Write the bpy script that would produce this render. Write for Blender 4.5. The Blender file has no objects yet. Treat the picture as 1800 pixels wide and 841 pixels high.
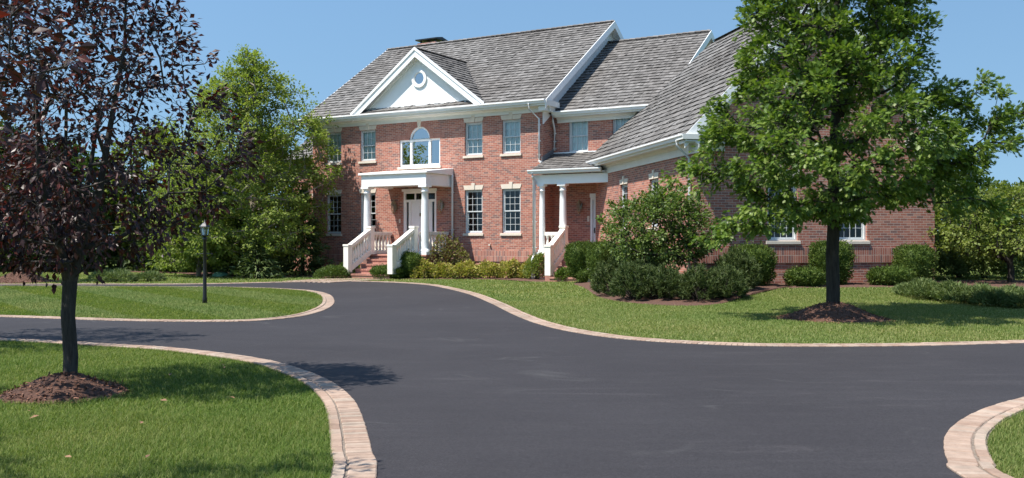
import bpy, math, random
import numpy as np
from mathutils import Matrix, Vector

random.seed(7)
rng = np.random.default_rng(7)
R = math.radians
scene = bpy.context.scene
COL = scene.collection

# ------------------------------------------------------------------ camera
HC = 1.5                                   # eye height
FPX = 1690.0 / 1800.0                      # focal length / picture width
cam_d = bpy.data.cameras.new('camera')
cam_d.sensor_width = 36.0
cam_d.lens = 36.0 * FPX
cam_d.clip_start = 0.05
cam_d.clip_end = 3000.0
cam = bpy.data.objects.new('camera', cam_d)
cam.location = (0, 0, HC)
cam.rotation_euler = (R(90), 0, 0)
COL.objects.link(cam)
scene.camera = cam

# ------------------------------------------------------------------ light
SUN_EL = 60.0
SDX, SDY = 0.88, 0.475                     # horizontal travel of the sunlight
world = bpy.data.worlds.new('World')
scene.world = world
world.use_nodes = True
nt = world.node_tree
sky = nt.nodes.new('ShaderNodeTexSky')
sky.sky_type = 'NISHITA'
sky.sun_disc = False
sky.sun_elevation = R(SUN_EL)
sky.sun_rotation = math.atan2(-SDX, -SDY)
sky.altitude = 0
sky.air_density = 2.2
sky.dust_density = 0.5
sky.ozone_density = 10.0
tcw = nt.nodes.new('ShaderNodeTexCoord')               # clear summer sky: keep the blue down to the horizon
mpw = nt.nodes.new('ShaderNodeMapping')
mpw.inputs['Scale'].default_value = (1, 1, 0.75)
mpw.inputs['Location'].default_value = (0, 0, 0.25)
nt.links.new(tcw.outputs['Generated'], mpw.inputs[0])
nt.links.new(mpw.outputs[0], sky.inputs[0])
nt.links.new(sky.outputs[0], nt.nodes['Background'].inputs[0])
nt.nodes['Background'].inputs[1].default_value = 0.098

sun_d = bpy.data.lights.new('sun', 'SUN')
sun_d.energy = 5.0
sun_d.angle = R(0.53)
sun_d.color = (1.0, 0.95, 0.87)
sun = bpy.data.objects.new('sun', sun_d)
ch = math.cos(R(SUN_EL))
n_ = math.hypot(SDX, SDY)
sun.rotation_euler = Vector((SDX / n_ * ch, SDY / n_ * ch, -math.sin(R(SUN_EL)))).to_track_quat('-Z', 'Y').to_euler()
COL.objects.link(sun)

vs = scene.view_settings
vs.view_transform = 'Standard'
vs.look = 'None'
vs.exposure = 0.72
vs.gamma = 1.0
vs.use_curve_mapping = False
scene.cycles.max_bounces = 8
scene.cycles.transparent_max_bounces = 12
scene.cycles.use_denoising = True

# ------------------------------------------------------------------ materials
def new_mat(name):
    m = bpy.data.materials.new(name)
    m.use_nodes = True
    t = m.node_tree
    return m, t, t.nodes['Principled BSDF'], t.nodes['Material Output']

def N(t, kind, **kw):
    n = t.nodes.new(kind)
    for k, v in kw.items():
        if k in n.inputs:
            n.inputs[k].default_value = v
        else:
            setattr(n, k, v)
    return n

def ramp(t, stops, mode='LINEAR'):
    r = t.nodes.new('ShaderNodeValToRGB')
    r.color_ramp.interpolation = mode
    e = r.color_ramp.elements
    while len(e) < len(stops):
        e.new(0.5)
    for i, (p, c) in enumerate(stops):
        e[i].position = p
        e[i].color = (*c, 1)
    return r

def mixc(t, fac, a, b, blend='MIX'):
    n = t.nodes.new('ShaderNodeMix')
    n.data_type = 'RGBA'
    n.blend_type = blend
    for i, v in ((0, fac), (6, a), (7, b)):
        if hasattr(v, 'is_linked'):
            t.links.new(v, n.inputs[i])
        else:
            n.inputs[i].default_value = (*v, 1) if isinstance(v, tuple) else v
    return n.outputs[2]

def paint(name, col, rough=0.45, noise=0.06, scale=3.0):
    m, t, b, o = new_mat(name)
    tc = N(t, 'ShaderNodeTexCoord')
    nz = N(t, 'ShaderNodeTexNoise', Scale=scale, Detail=6.0, Roughness=0.65)
    t.links.new(tc.outputs['Object'], nz.inputs['Vector'])
    lo = tuple(max(0, c * (1 - noise * 2)) for c in col)
    hi = tuple(c * (1 + noise * 0.5) for c in col)
    r = ramp(t, [(0.3, lo), (0.65, hi)])
    t.links.new(nz.outputs[0], r.inputs[0])
    t.links.new(r.outputs[0], b.inputs['Base Color'])
    b.inputs['Roughness'].default_value = rough
    return m

def brick_mat(name, bw, rh, off, mortar=(0.50, 0.43, 0.36), ms=0.0095, tint=1.0):
    m, t, b, o = new_mat(name)
    uv = N(t, 'ShaderNodeUVMap')
    br = N(t, 'ShaderNodeTexBrick', offset=off, squash=1.0)
    br.inputs['Color1'].default_value = (0, 0, 0, 1)
    br.inputs['Color2'].default_value = (1, 1, 1, 1)
    br.inputs['Mortar'].default_value = (0.5, 0.5, 0.5, 1)
    br.inputs['Scale'].default_value = 1.0
    br.inputs['Mortar Size'].default_value = ms / 2
    br.inputs['Mortar Smooth'].default_value = 0.15
    br.inputs['Brick Width'].default_value = bw
    br.inputs['Row Height'].default_value = rh
    t.links.new(uv.outputs[0], br.inputs['Vector'])
    k = tint * 1.05
    r = ramp(t, [(0.0, (0.19 * k, 0.105 * k, 0.092 * k)), (0.14, (0.25 * k, 0.110 * k, 0.088 * k)), (0.40, (0.33 * k, 0.117 * k, 0.081 * k)),
                 (0.72, (0.39 * k, 0.148 * k, 0.101 * k)), (1.0, (0.43 * k, 0.205 * k, 0.15 * k))])
    t.links.new(br.outputs['Color'], r.inputs[0])
    nz = N(t, 'ShaderNodeTexNoise', Scale=0.55, Detail=5.0, Roughness=0.7)
    t.links.new(uv.outputs[0], nz.inputs['Vector'])
    r2 = ramp(t, [(0.25, (0.80, 0.80, 0.82)), (0.75, (1.12, 1.08, 1.05))])
    t.links.new(nz.outputs[0], r2.inputs[0])
    c = mixc(t, 1.0, r.outputs[0], r2.outputs[0], 'MULTIPLY')
    nz2 = N(t, 'ShaderNodeTexNoise', Scale=38.0, Detail=3.0)
    t.links.new(uv.outputs[0], nz2.inputs['Vector'])
    r3 = ramp(t, [(0.3, (0.8, 0.8, 0.8)), (0.7, (1.15, 1.15, 1.15))])
    t.links.new(nz2.outputs[0], r3.inputs[0])
    c = mixc(t, 1.0, c, r3.outputs[0], 'MULTIPLY')
    c = mixc(t, br.outputs['Fac'], c, mortar)
    t.links.new(c, b.inputs['Base Color'])
    b.inputs['Roughness'].default_value = 0.85
    bp = N(t, 'ShaderNodeBump', Strength=0.5, Distance=0.006, invert=True)
    t.links.new(br.outputs['Fac'], bp.inputs['Height'])
    t.links.new(bp.outputs[0], b.inputs['Normal'])
    return m

def leaf_mat(name, cols, trans=0.3, rough=0.45, spec=0.35, patch=None, tcol=None):
    m, t, b, o = new_mat(name)
    g = N(t, 'ShaderNodeNewGeometry')
    r = ramp(t, [(i / max(1, len(cols) - 1), c) for i, c in enumerate(cols)])
    t.links.new(g.outputs['Random Per Island'], r.inputs[0])
    c = r.outputs[0]
    if patch:
        tc = N(t, 'ShaderNodeTexCoord')
        nz = N(t, 'ShaderNodeTexNoise', Scale=patch[0], Detail=3.0)
        t.links.new(tc.outputs['Object'], nz.inputs['Vector'])
        r2 = ramp(t, [(0.35, (1, 1, 1)), (0.68, patch[1])])
        t.links.new(nz.outputs[0], r2.inputs[0])
        c = mixc(t, 1.0, c, r2.outputs[0], 'MULTIPLY')
    t.links.new(c, b.inputs['Base Color'])
    b.inputs['Roughness'].default_value = rough
    b.inputs['Specular IOR Level'].default_value = spec
    tr = N(t, 'ShaderNodeBsdfTranslucent')
    tc2 = mixc(t, 1.0, c, tcol or (1.25, 1.35, 0.6), 'MULTIPLY')
    t.links.new(tc2, tr.inputs[0])
    mx = N(t, 'ShaderNodeMixShader')
    mx.inputs[0].default_value = trans
    t.links.new(b.outputs[0], mx.inputs[1])
    t.links.new(tr.outputs[0], mx.inputs[2])
    t.links.new(mx.outputs[0], o.inputs[0])
    return m

def island_mat(name, cols, rough=0.8, scale=14.0, bump=0.3, stretch=None, patch=None, endgrain_shade=None, vstretch=None):
    m, t, b, o = new_mat(name)
    g = N(t, 'ShaderNodeNewGeometry')
    r = ramp(t, [(i / max(1, len(cols) - 1), c) for i, c in enumerate(cols)])
    t.links.new(g.outputs['Random Per Island'], r.inputs[0])
    tc = N(t, 'ShaderNodeTexCoord')
    v = tc.outputs['Object']
    if stretch:
        uv = N(t, 'ShaderNodeUVMap')
        mp = N(t, 'ShaderNodeMapping')
        mp.inputs['Scale'].default_value = stretch
        t.links.new(uv.outputs[0], mp.inputs[0])
        v = mp.outputs[0]
    if vstretch:
        mp = N(t, 'ShaderNodeMapping')
        mp.inputs['Scale'].default_value = (1, 1, vstretch)
        t.links.new(v, mp.inputs[0])
        v = mp.outputs[0]
    nz = N(t, 'ShaderNodeTexNoise', Scale=scale, Detail=5.0, Roughness=0.7)
    t.links.new(v, nz.inputs['Vector'])
    lo_, hi_ = (0.35, 1.7) if vstretch else (0.72, 1.2)
    r2 = ramp(t, [(0.25, (lo_,) * 3), (0.75, (hi_,) * 3)])
    t.links.new(nz.outputs[0], r2.inputs[0])
    c = mixc(t, 1.0, r.outputs[0], r2.outputs[0], 'MULTIPLY')
    if patch:
        nz3 = N(t, 'ShaderNodeTexNoise', Scale=patch[0], Detail=4.0)
        t.links.new(tc.outputs['Object'], nz3.inputs['Vector'])
        r3 = ramp(t, [(0.3, patch[1]), (0.7, (1.1, 1.1, 1.1))])
        t.links.new(nz3.outputs[0], r3.inputs[0])
        c = mixc(t, 1.0, c, r3.outputs[0], 'MULTIPLY')
    if endgrain_shade:                             # cut ends of the shakes: dark end grain, with course shade put into the colour
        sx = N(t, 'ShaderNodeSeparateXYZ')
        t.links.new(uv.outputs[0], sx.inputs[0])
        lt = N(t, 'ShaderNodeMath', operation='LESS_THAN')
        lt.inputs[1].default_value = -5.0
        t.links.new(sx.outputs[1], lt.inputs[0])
        c = mixc(t, lt.outputs[0], c, endgrain_shade)
    t.links.new(c, b.inputs['Base Color'])
    b.inputs['Roughness'].default_value = rough
    b.inputs['Specular IOR Level'].default_value = 0.3
    bp = N(t, 'ShaderNodeBump', Strength=bump, Distance=0.01)
    t.links.new(nz.outputs[0], bp.inputs['Height'])
    t.links.new(bp.outputs[0], b.inputs['Normal'])
    return m

def glass_mat(name, refl, tint, rough=0.0):
    m, t, b, o = new_mat(name)
    t.nodes.remove(b)
    tr = N(t, 'ShaderNodeBsdfTransparent')
    tr.inputs[0].default_value = (*tint, 1)
    gl = N(t, 'ShaderNodeBsdfGlossy')
    gl.inputs['Color'].default_value = (0.92, 0.97, 1.0, 1)
    gl.inputs['Roughness'].default_value = rough
    fr = N(t, 'ShaderNodeFresnel', IOR=1.5)
    ad = N(t, 'ShaderNodeMath', operation='ADD', use_clamp=True)
    ad.inputs[1].default_value = refl
    t.links.new(fr.outputs[0], ad.inputs[0])
    mx = N(t, 'ShaderNodeMixShader')
    t.links.new(ad.outputs[0], mx.inputs[0])
    t.links.new(tr.outputs[0], mx.inputs[1])
    t.links.new(gl.outputs[0], mx.inputs[2])
    t.links.new(mx.outputs[0], o.inputs[0])
    return m

M = {}
M['brick'] = brick_mat('red_brick', 0.207, 0.0695, 0.5)
M['soldier'] = brick_mat('soldier_brick', 0.0695, 0.21, 0.0)
M['stone'] = paint('cream_limestone', (0.66, 0.58, 0.48), 0.8, 0.06, 6)
M['white'] = paint('white_paint', (0.84, 0.84, 0.83), 0.4, 0.03, 2)
M['trim'] = paint('cornice_paint', (0.72, 0.72, 0.68), 0.4, 0.05, 2)
M['stucco'] = paint('white_stucco', (0.84, 0.84, 0.82), 0.8, 0.02, 4)
M['cast'] = paint('cream_cast_stone', (0.84, 0.79, 0.70), 0.75, 0.06, 5)
M['gutter'] = paint('gutter_white', (0.74, 0.75, 0.74), 0.35, 0.04, 1.5)
M['winframe'] = paint('window_paint', (0.58, 0.60, 0.60), 0.4, 0.04, 3)
M['lead'] = paint('lead_flashing', (0.20, 0.21, 0.23), 0.5, 0.15, 5)
M['black'] = paint('black_metal', (0.012, 0.012, 0.013), 0.4, 0.15, 8)
M['brass'] = paint('aged_brass', (0.40, 0.33, 0.22), 0.45, 0.15, 12)
M['brass'].node_tree.nodes['Principled BSDF'].inputs['Metallic'].default_value = 0.7
M['curtain'] = paint('sheer_curtain', (0.90, 0.92, 0.90), 0.9, 0.08, 3)
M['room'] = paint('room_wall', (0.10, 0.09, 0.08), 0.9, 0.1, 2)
M['glass'] = glass_mat('window_glass', 0.0, (0.84, 0.90, 0.90))
M['glass_sky'] = glass_mat('coated_glass', 0.36, (0.45, 0.50, 0.50))
M['lampglass'] = glass_mat('lamp_glass', 0.02, (0.86, 0.88, 0.84), 0.25)
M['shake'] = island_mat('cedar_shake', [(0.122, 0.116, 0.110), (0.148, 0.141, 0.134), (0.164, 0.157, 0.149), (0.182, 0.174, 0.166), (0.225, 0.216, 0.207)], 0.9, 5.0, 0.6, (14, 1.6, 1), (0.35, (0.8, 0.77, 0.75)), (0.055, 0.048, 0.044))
M['paver'] = island_mat('brick_paver', [(0.30, 0.205, 0.152), (0.345, 0.247, 0.187), (0.37, 0.272, 0.21), (0.355, 0.285, 0.225)], 0.85, 11.0, 0.25, None, (0.9, (0.78, 0.77, 0.76)))
M['step'] = island_mat('step_brick', [(0.36, 0.16, 0.12), (0.42, 0.21, 0.16)], 0.85, 9.0, 0.3)
M['joint'] = paint('sand_joint', (0.20, 0.16, 0.125), 0.95, 0.2, 20)
M['bark'] = island_mat('bark', [(0.030, 0.025, 0.021), (0.042, 0.035, 0.029)], 0.95, 22.0, 1.0, vstretch=0.16)
M['bark_grey'] = island_mat('grey_bark', [(0.045, 0.039, 0.034), (0.062, 0.054, 0.047)], 0.95, 30.0, 1.0, vstretch=0.16)
M['bark_birch'] = island_mat('birch_bark', [(0.20, 0.16, 0.13), (0.30, 0.26, 0.22)], 0.9, 9.0, 0.5)
M['mulch'] = island_mat('mulch_chips', [(0.085, 0.038, 0.023), (0.17, 0.08, 0.05), (0.25, 0.13, 0.085)], 0.95, 30.0, 0.5)
M['oak'] = leaf_mat('oak_leaf', [(0.062, 0.115, 0.018), (0.098, 0.162, 0.026), (0.14, 0.21, 0.036), (0.21, 0.27, 0.06)], 0.34, 0.42, 0.32)
M['plum'] = leaf_mat('purple_leaf', [(0.018, 0.008, 0.009), (0.032, 0.0125, 0.012), (0.050, 0.019, 0.017), (0.070, 0.042, 0.034), (0.13, 0.024, 0.017)], 0.24, 0.42, 0.42, None, (1.5, 0.7, 0.6))
M['birch'] = leaf_mat('birch_leaf', [(0.14, 0.19, 0.035), (0.185, 0.24, 0.045), (0.225, 0.28, 0.06), (0.27, 0.30, 0.08)], 0.45, 0.55, 0.2)
M['yew'] = leaf_mat('yew_leaf', [(0.035, 0.065, 0.013), (0.060, 0.100, 0.018), (0.085, 0.13, 0.024), (0.125, 0.16, 0.035)], 0.25, 0.6, 0.2)
M['pine'] = leaf_mat('pine_needle', [(0.040, 0.066, 0.020), (0.068, 0.10, 0.030), (0.12, 0.15, 0.045)], 0.15, 0.55, 0.25)
M['spirea'] = leaf_mat('gold_leaf', [(0.20, 0.22, 0.04), (0.30, 0.30, 0.06), (0.38, 0.35, 0.09), (0.36, 0.24, 0.11)], 0.3, 0.55, 0.25)
M['crab'] = leaf_mat('crabapple_leaf', [(0.055, 0.095, 0.018), (0.085, 0.135, 0.026), (0.12, 0.175, 0.038), (0.175, 0.22, 0.06)], 0.32, 0.45, 0.3)
M['juniper'] = leaf_mat('juniper_leaf', [(0.075, 0.11, 0.036), (0.115, 0.16, 0.050), (0.165, 0.20, 0.07)], 0.2, 0.6, 0.25)
M['barberry'] = leaf_mat('barberry_leaf', [(0.17, 0.085, 0.065), (0.21, 0.15, 0.09), (0.16, 0.18, 0.045), (0.26, 0.26, 0.07)], 0.25, 0.55, 0.25)
M['farleaf'] = leaf_mat('far_leaf', [(0.035, 0.062, 0.014), (0.060, 0.098, 0.020), (0.10, 0.145, 0.030)], 0.3, 0.5, 0.3)
M['olive'] = leaf_mat('olive_leaf', [(0.10, 0.14, 0.024), (0.155, 0.20, 0.036), (0.22, 0.25, 0.06)], 0.35, 0.5, 0.3)
M['flower'] = paint('red_petal', (0.45, 0.02, 0.03), 0.5, 0.1, 10)
M['lid'] = paint('green_plastic', (0.10, 0.24, 0.15), 0.5, 0.1, 5)
M['grass'] = leaf_mat('grass_blade', [(0.045, 0.090, 0.015), (0.088, 0.152, 0.027), (0.128, 0.195, 0.042), (0.24, 0.27, 0.095)], 0.33, 0.6, 0.15, (0.5, (1.32, 1.12, 1.25)))
M['grass_dry'] = leaf_mat('dry_grass_blade', [(0.080, 0.128, 0.030), (0.120, 0.180, 0.046), (0.172, 0.228, 0.066), (0.31, 0.32, 0.14)], 0.33, 0.6, 0.15, (0.35, (1.4, 1.15, 1.3)))
M['grass_mid'] = leaf_mat('striped_grass_blade', [(0.062, 0.108, 0.024), (0.098, 0.155, 0.036), (0.140, 0.20, 0.052), (0.26, 0.28, 0.11)], 0.33, 0.6, 0.15, (0.4, (1.35, 1.15, 1.25)))

def lawn_material():
    m, t, b, o = new_mat('lawn_turf')
    tc = N(t, 'ShaderNodeTexCoord')
    n1 = N(t, 'ShaderNodeTexNoise', Scale=0.5, Detail=5.0, Roughness=0.6)
    n2 = N(t, 'ShaderNodeTexNoise', Scale=28.0, Detail=6.0, Roughness=0.8)
    for n in (n1, n2):
        t.links.new(tc.outputs['Object'], n.inputs['Vector'])
    r1 = ramp(t, [(0.3, (0.080, 0.115, 0.024)), (0.5, (0.105, 0.145, 0.032)), (0.72, (0.17, 0.18, 0.065))])
    r2 = ramp(t, [(0.25, (0.45, 0.45, 0.4)), (0.75, (1.35, 1.35, 1.3))])
    t.links.new(n1.outputs[0], r1.inputs[0])
    t.links.new(n2.outputs[0], r2.inputs[0])
    c = mixc(t, 1.0, r1.outputs[0], r2.outputs[0], 'MULTIPLY')
    t.links.new(c, b.inputs['Base Color'])
    b.inputs['Roughness'].default_value = 0.95
    b.inputs['Specular IOR Level'].default_value = 0.1
    bp = N(t, 'ShaderNodeBump', Strength=0.8, Distance=0.03)
    t.links.new(n2.outputs[0], bp.inputs['Height'])
    t.links.new(bp.outputs[0], b.inputs['Normal'])
    return m
M['lawn'] = lawn_material()

def asphalt_material():
    m, t, b, o = new_mat('sealed_asphalt')
    tc = N(t, 'ShaderNodeTexCoord')
    n1 = N(t, 'ShaderNodeTexNoise', Scale=0.35, Detail=6.0, Roughness=0.6)
    mp = N(t, 'ShaderNodeMapping')
    mp.inputs['Rotation'].default_value = (0, 0, R(-28))
    mp.inputs['Scale'].default_value = (0.55, 3.2, 1)
    n2 = N(t, 'ShaderNodeTexNoise', Scale=0.9, Detail=8.0, Roughness=0.72, Distortion=1.6)
    n3 = N(t, 'ShaderNodeTexNoise', Scale=160.0, Detail=3.0, Roughness=0.8)
    vo = N(t, 'ShaderNodeTexVoronoi', Scale=42.0)
    t.links.new(tc.outputs['Object'], n1.inputs['Vector'])
    t.links.new(tc.outputs['Object'], mp.inputs[0])
    t.links.new(mp.outputs[0], n2.inputs['Vector'])
    t.links.new(tc.outputs['Object'], n3.inputs['Vector'])
    t.links.new(tc.outputs['Object'], vo.inputs['Vector'])
    r1 = ramp(t, [(0.3, (0.0295, 0.0272, 0.0298)), (0.7, (0.0375, 0.035, 0.038))])
    t.links.new(n1.outputs[0], r1.inputs[0])
    r2 = ramp(t, [(0.46, (1, 1, 1)), (0.60, (1.10, 1.10, 1.09)), (0.66, (1.42, 1.41, 1.38)), (0.74, (1.12, 1.12, 1.12))])
    t.links.new(n2.outputs[0], r2.inputs[0])
    c = mixc(t, 1.0, r1.outputs[0], r2.outputs[0], 'MULTIPLY')
    r3 = ramp(t, [(0.25, (0.72, 0.72, 0.72)), (0.75, (1.25, 1.25, 1.25))])
    t.links.new(n3.outputs[0], r3.inputs[0])
    c = mixc(t, 1.0, c, r3.outputs[0], 'MULTIPLY')
    r4 = ramp(t, [(0.10, (2.4, 2.4, 2.3)), (0.17, (1, 1, 1))])
    t.links.new(vo.outputs[0], r4.inputs[0])
    c = mixc(t, 0.5, c, mixc(t, 1.0, c, r4.outputs[0], 'MULTIPLY'))
    n5 = N(t, 'ShaderNodeTexNoise', Scale=0.30, Detail=3.0, Roughness=0.45, Distortion=0.8)     # thin wandering scuff lines
    n6 = N(t, 'ShaderNodeTexNoise', Scale=1.3, Detail=4.0)
    n7 = N(t, 'ShaderNodeTexNoise', Scale=55.0, Detail=2.0, Roughness=0.9)                      # chippings
    for n in (n5, n6, n7):
        t.links.new(tc.outputs['Object'], n.inputs['Vector'])
    r5 = ramp(t, [(0.492, (0, 0, 0)), (0.5, (1, 1, 1)), (0.508, (0, 0, 0))])
    t.links.new(n5.outputs[0], r5.inputs[0])
    r6 = ramp(t, [(0.5, (0, 0, 0)), (0.68, (1, 1, 1))])
    t.links.new(n6.outputs[0], r6.inputs[0])
    msk = mixc(t, 1.0, r5.outputs[0], r6.outputs[0], 'MULTIPLY')
    c = mixc(t, msk, c, (0.055, 0.053, 0.054))
    r7 = ramp(t, [(0.3, (0.74, 0.74, 0.74)), (0.7, (1.28, 1.28, 1.28))])
    t.links.new(n7.outputs[0], r7.inputs[0])
    c = mixc(t, 1.0, c, r7.outputs[0], 'MULTIPLY')
    t.links.new(c, b.inputs['Base Color'])
    b.inputs['Roughness'].default_value = 0.8
    b.inputs['Specular IOR Level'].default_value = 0.2
    bp = N(t, 'ShaderNodeBump', Strength=0.5, Distance=0.004)
    t.links.new(n3.outputs[0], bp.inputs['Height'])
    t.links.new(bp.outputs[0], b.inputs['Normal'])
    return m
M['asphalt'] = asphalt_material()

def soil_material():
    m, t, b, o = new_mat('mulch_soil')
    tc = N(t, 'ShaderNodeTexCoord')
    n1 = N(t, 'ShaderNodeTexNoise', Scale=22.0, Detail=8.0, Roughness=0.8)
    t.links.new(tc.outputs['Object'], n1.inputs['Vector'])
    r1 = ramp(t, [(0.3, (0.06, 0.029, 0.019)), (0.55, (0.125, 0.062, 0.042)), (0.75, (0.19, 0.105, 0.072))])
    t.links.new(n1.outputs[0], r1.inputs[0])
    t.links.new(r1.outputs[0], b.inputs['Base Color'])
    b.inputs['Roughness'].default_value = 1.0
    bp = N(t, 'ShaderNodeBump', Strength=1.0, Distance=0.04)
    t.links.new(n1.outputs[0], bp.inputs['Height'])
    t.links.new(bp.outputs[0], b.inputs['Normal'])
    return m
M['soil'] = soil_material()

# ------------------------------------------------------------------ mesh helpers
class MB:
    """collects faces; build() links them as one mesh object"""
    def __init__(self, mat4=None):
        self.v, self.f, self.uv, self.sm = [], [], [], []
        self.M = mat4 or Matrix.Identity(4)
    def vert(self, p):
        self.v.append(tuple(self.M @ Vector(p)))
        return len(self.v) - 1
    def poly(self, pts, uv=None, smooth=False):
        idx = [self.vert(p) for p in pts]
        self.f.append(idx)
        self.uv.append(uv or [(p[0], p[2]) for p in pts])
        self.sm.append(smooth)
    def box(self, x0, x1, y0, y1, z0, z1):
        P = [(x0, y0, z0), (x1, y0, z0), (x1, y1, z0), (x0, y1, z0), (x0, y0, z1), (x1, y0, z1), (x1, y1, z1), (x0, y1, z1)]
        i = [self.vert(p) for p in P]
        for q, ax in (((0, 1, 5, 4), 0), ((1, 2, 6, 5), 1), ((2, 3, 7, 6), 0), ((3, 0, 4, 7), 1), ((4, 5, 6, 7), 2), ((3, 2, 1, 0), 2)):
            self.f.append([i[k] for k in q])
            self.uv.append([((P[k][0], P[k][2]) if ax == 0 else (P[k][1], P[k][2]) if ax == 1 else (P[k][0], P[k][1])) for k in q])
            self.sm.append(False)
    def prism(self, prof, x0, x1):
        """profile in (y, z) swept along x"""
        a = [self.vert((x0, y, z)) for y, z in prof]
        b = [self.vert((x1, y, z)) for y, z in prof]
        n = len(prof)
        for k in range(n):
            j = (k + 1) % n
            self.f.append([a[k], a[j], b[j], b[k]])
            self.uv.append([(x0, prof[k][1]), (x0, prof[j][1]), (x1, prof[j][1]), (x1, prof[k][1])])
            self.sm.append(False)
        self.f.append(a[::-1]); self.uv.append([prof[k] for k in range(n)][::-1]); self.sm.append(False)
        self.f.append(b); self.uv.append([prof[k] for k in range(n)]); self.sm.append(False)
    def tube(self, pts, radii, n=10, cap=True):
        rings = []
        pts = [Vector(p) for p in pts]
        for k, p in enumerate(pts):
            d = (pts[min(k + 1, len(pts) - 1)] - pts[max(k - 1, 0)]).normalized()
            a = d.orthogonal().normalized() if abs(d.z) < 0.95 else Vector((1, 0, 0)).cross(d).normalized()
            b = d.cross(a)
            r = radii[k] if hasattr(radii, '__len__') else radii
            rings.append([self.vert(p + r * (math.cos(2 * math.pi * j / n) * a + math.sin(2 * math.pi * j / n) * b)) for j in range(n)])
        for A, B in zip(rings, rings[1:]):
            for j in range(n):
                k = (j + 1) % n
                self.f.append([A[j], A[k], B[k], B[j]]); self.uv.append([(0, 0)] * 4); self.sm.append(True)
        if cap:
            self.f.append(rings[0][::-1]); self.uv.append([(0, 0)] * n); self.sm.append(False)
            self.f.append(rings[-1]); self.uv.append([(0, 0)] * n); self.sm.append(False)
    def lathe(self, prof, cx=0, cy=0, n=16):
        """profile of (r, z) turned about a vertical axis"""
        rings = []
        for r, z in prof:
            rings.append([self.vert((cx + r * math.cos(2 * math.pi * j / n), cy + r * math.sin(2 * math.pi * j / n), z)) for j in range(n)])
        for A, B in zip(rings, rings[1:]):
            for j in range(n):
                k = (j + 1) % n
                self.f.append([A[j], A[k], B[k], B[j]]); self.uv.append([(0, 0)] * 4); self.sm.append(n > 8)
        self.f.append(rings[0][::-1]); self.uv.append([(0, 0)] * n); self.sm.append(False)
        self.f.append(rings[-1]); self.uv.append([(0, 0)] * n); self.sm.append(False)
    def mesh(self, name, mat):
        me = bpy.data.meshes.new(name)
        me.from_pydata(self.v, [], self.f)
        uvl = me.uv_layers.new(name='UVMap')
        flat = [c for fu in self.uv for p in fu for c in p]
        uvl.data.foreach_set('uv', flat)
        me.polygons.foreach_set('use_smooth', self.sm)
        if mat:
            me.materials.append(mat)
        me.update()
        return me
    def build(self, name, mat, parent=None, bevel=0.0):
        o = link(name, self.mesh(name, mat), parent)
        if bevel:
            bv = o.modifiers.new('edge', 'BEVEL')
            bv.width = bevel; bv.segments = 1; bv.limit_method = 'ANGLE'
        return o

def link(name, data, parent=None, loc=None, rz=None):
    o = bpy.data.objects.new(name, data)
    COL.objects.link(o)
    if parent:
        o.parent = parent
    if loc is not None:
        o.location = loc
    if rz is not None:
        o.rotation_euler = (0, 0, rz)
    return o

def tag(o, label=None, cat=None, group=None, kind=None):
    for k, v in (('label', label), ('category', cat), ('group', group), ('kind', kind)):
        if v:
            o[k] = v
    return o

def empty(name, loc=(0, 0, 0), rz=0.0):
    return link(name, None, None, loc, rz)

def np_mesh(name, verts, faces, mat, smooth=False):
    """verts (V,3), faces (F,k) all with k corners"""
    me = bpy.data.meshes.new(name)
    V, F = len(verts), len(faces)
    k = faces.shape[1]
    me.vertices.add(V)
    me.vertices.foreach_set('co', np.ascontiguousarray(verts, dtype=np.float32).ravel())
    me.loops.add(F * k)
    me.loops.foreach_set('vertex_index', np.ascontiguousarray(faces, dtype=np.int32).ravel())
    me.polygons.add(F)
    me.polygons.foreach_set('loop_start', np.arange(0, F * k, k, dtype=np.int32))
    me.polygons.foreach_set('loop_total', np.full(F, k, dtype=np.int32))
    me.polygons.foreach_set('use_smooth', np.full(F, smooth, dtype=bool))
    me.materials.append(mat)
    me.update(calc_edges=True)
    return me

def gz(x, y):
    """lawn level: nearly flat, a low rise round the right-hand wing"""
    x = np.asarray(x, float); y = np.asarray(y, float)
    def ss(a, b, t):
        t = np.clip((t - a) / (b - a), 0, 1)
        return t * t * (3 - 2 * t)
    return 0.24 * ss(20.0, 24.5, y) * ss(1.2, 5.0, x)

def pix(px, py, h=HC):
    """a ground point read off the photograph's 1800x841 grid"""
    Y = 1690.0 * h / (py - 420.5)
    return ((px - 900.0) / 1690.0 * Y, Y)

def catmull(pts, step=0.25, closed=False):
    P = np.array(pts, float)
    n = len(P)
    out = []
    rngk = range(n) if closed else range(n - 1)
    for k in rngk:
        if closed:
            p0, p1, p2, p3 = P[(k - 1) % n], P[k], P[(k + 1) % n], P[(k + 2) % n]
        else:
            p0, p1, p2, p3 = P[max(k - 1, 0)], P[k], P[k + 1], P[min(k + 2, n - 1)]
        m = max(2, int(np.linalg.norm(p2 - p1) / step))
        for t in np.arange(m) / m:
            out.append(0.5 * ((2 * p1) + (-p0 + p2) * t + (2 * p0 - 5 * p1 + 4 * p2 - p3) * t * t + (-p0 + 3 * p1 - 3 * p2 + p3) * t ** 3))
    if not closed:
        out.append(P[-1])
    return np.array(out)

def inside(px, py, poly):
    c = np.zeros(len(px), bool)
    x0, y0 = poly[:, 0], poly[:, 1]
    x1, y1 = np.roll(x0, -1), np.roll(y0, -1)
    for a, b, c0, d in zip(x0, y0, x1, y1):
        if b == d:
            continue
        m = ((b > py) != (d > py)) & (px < (c0 - a) * (py - b) / (d - b) + a)
        c ^= m
    return c

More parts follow.
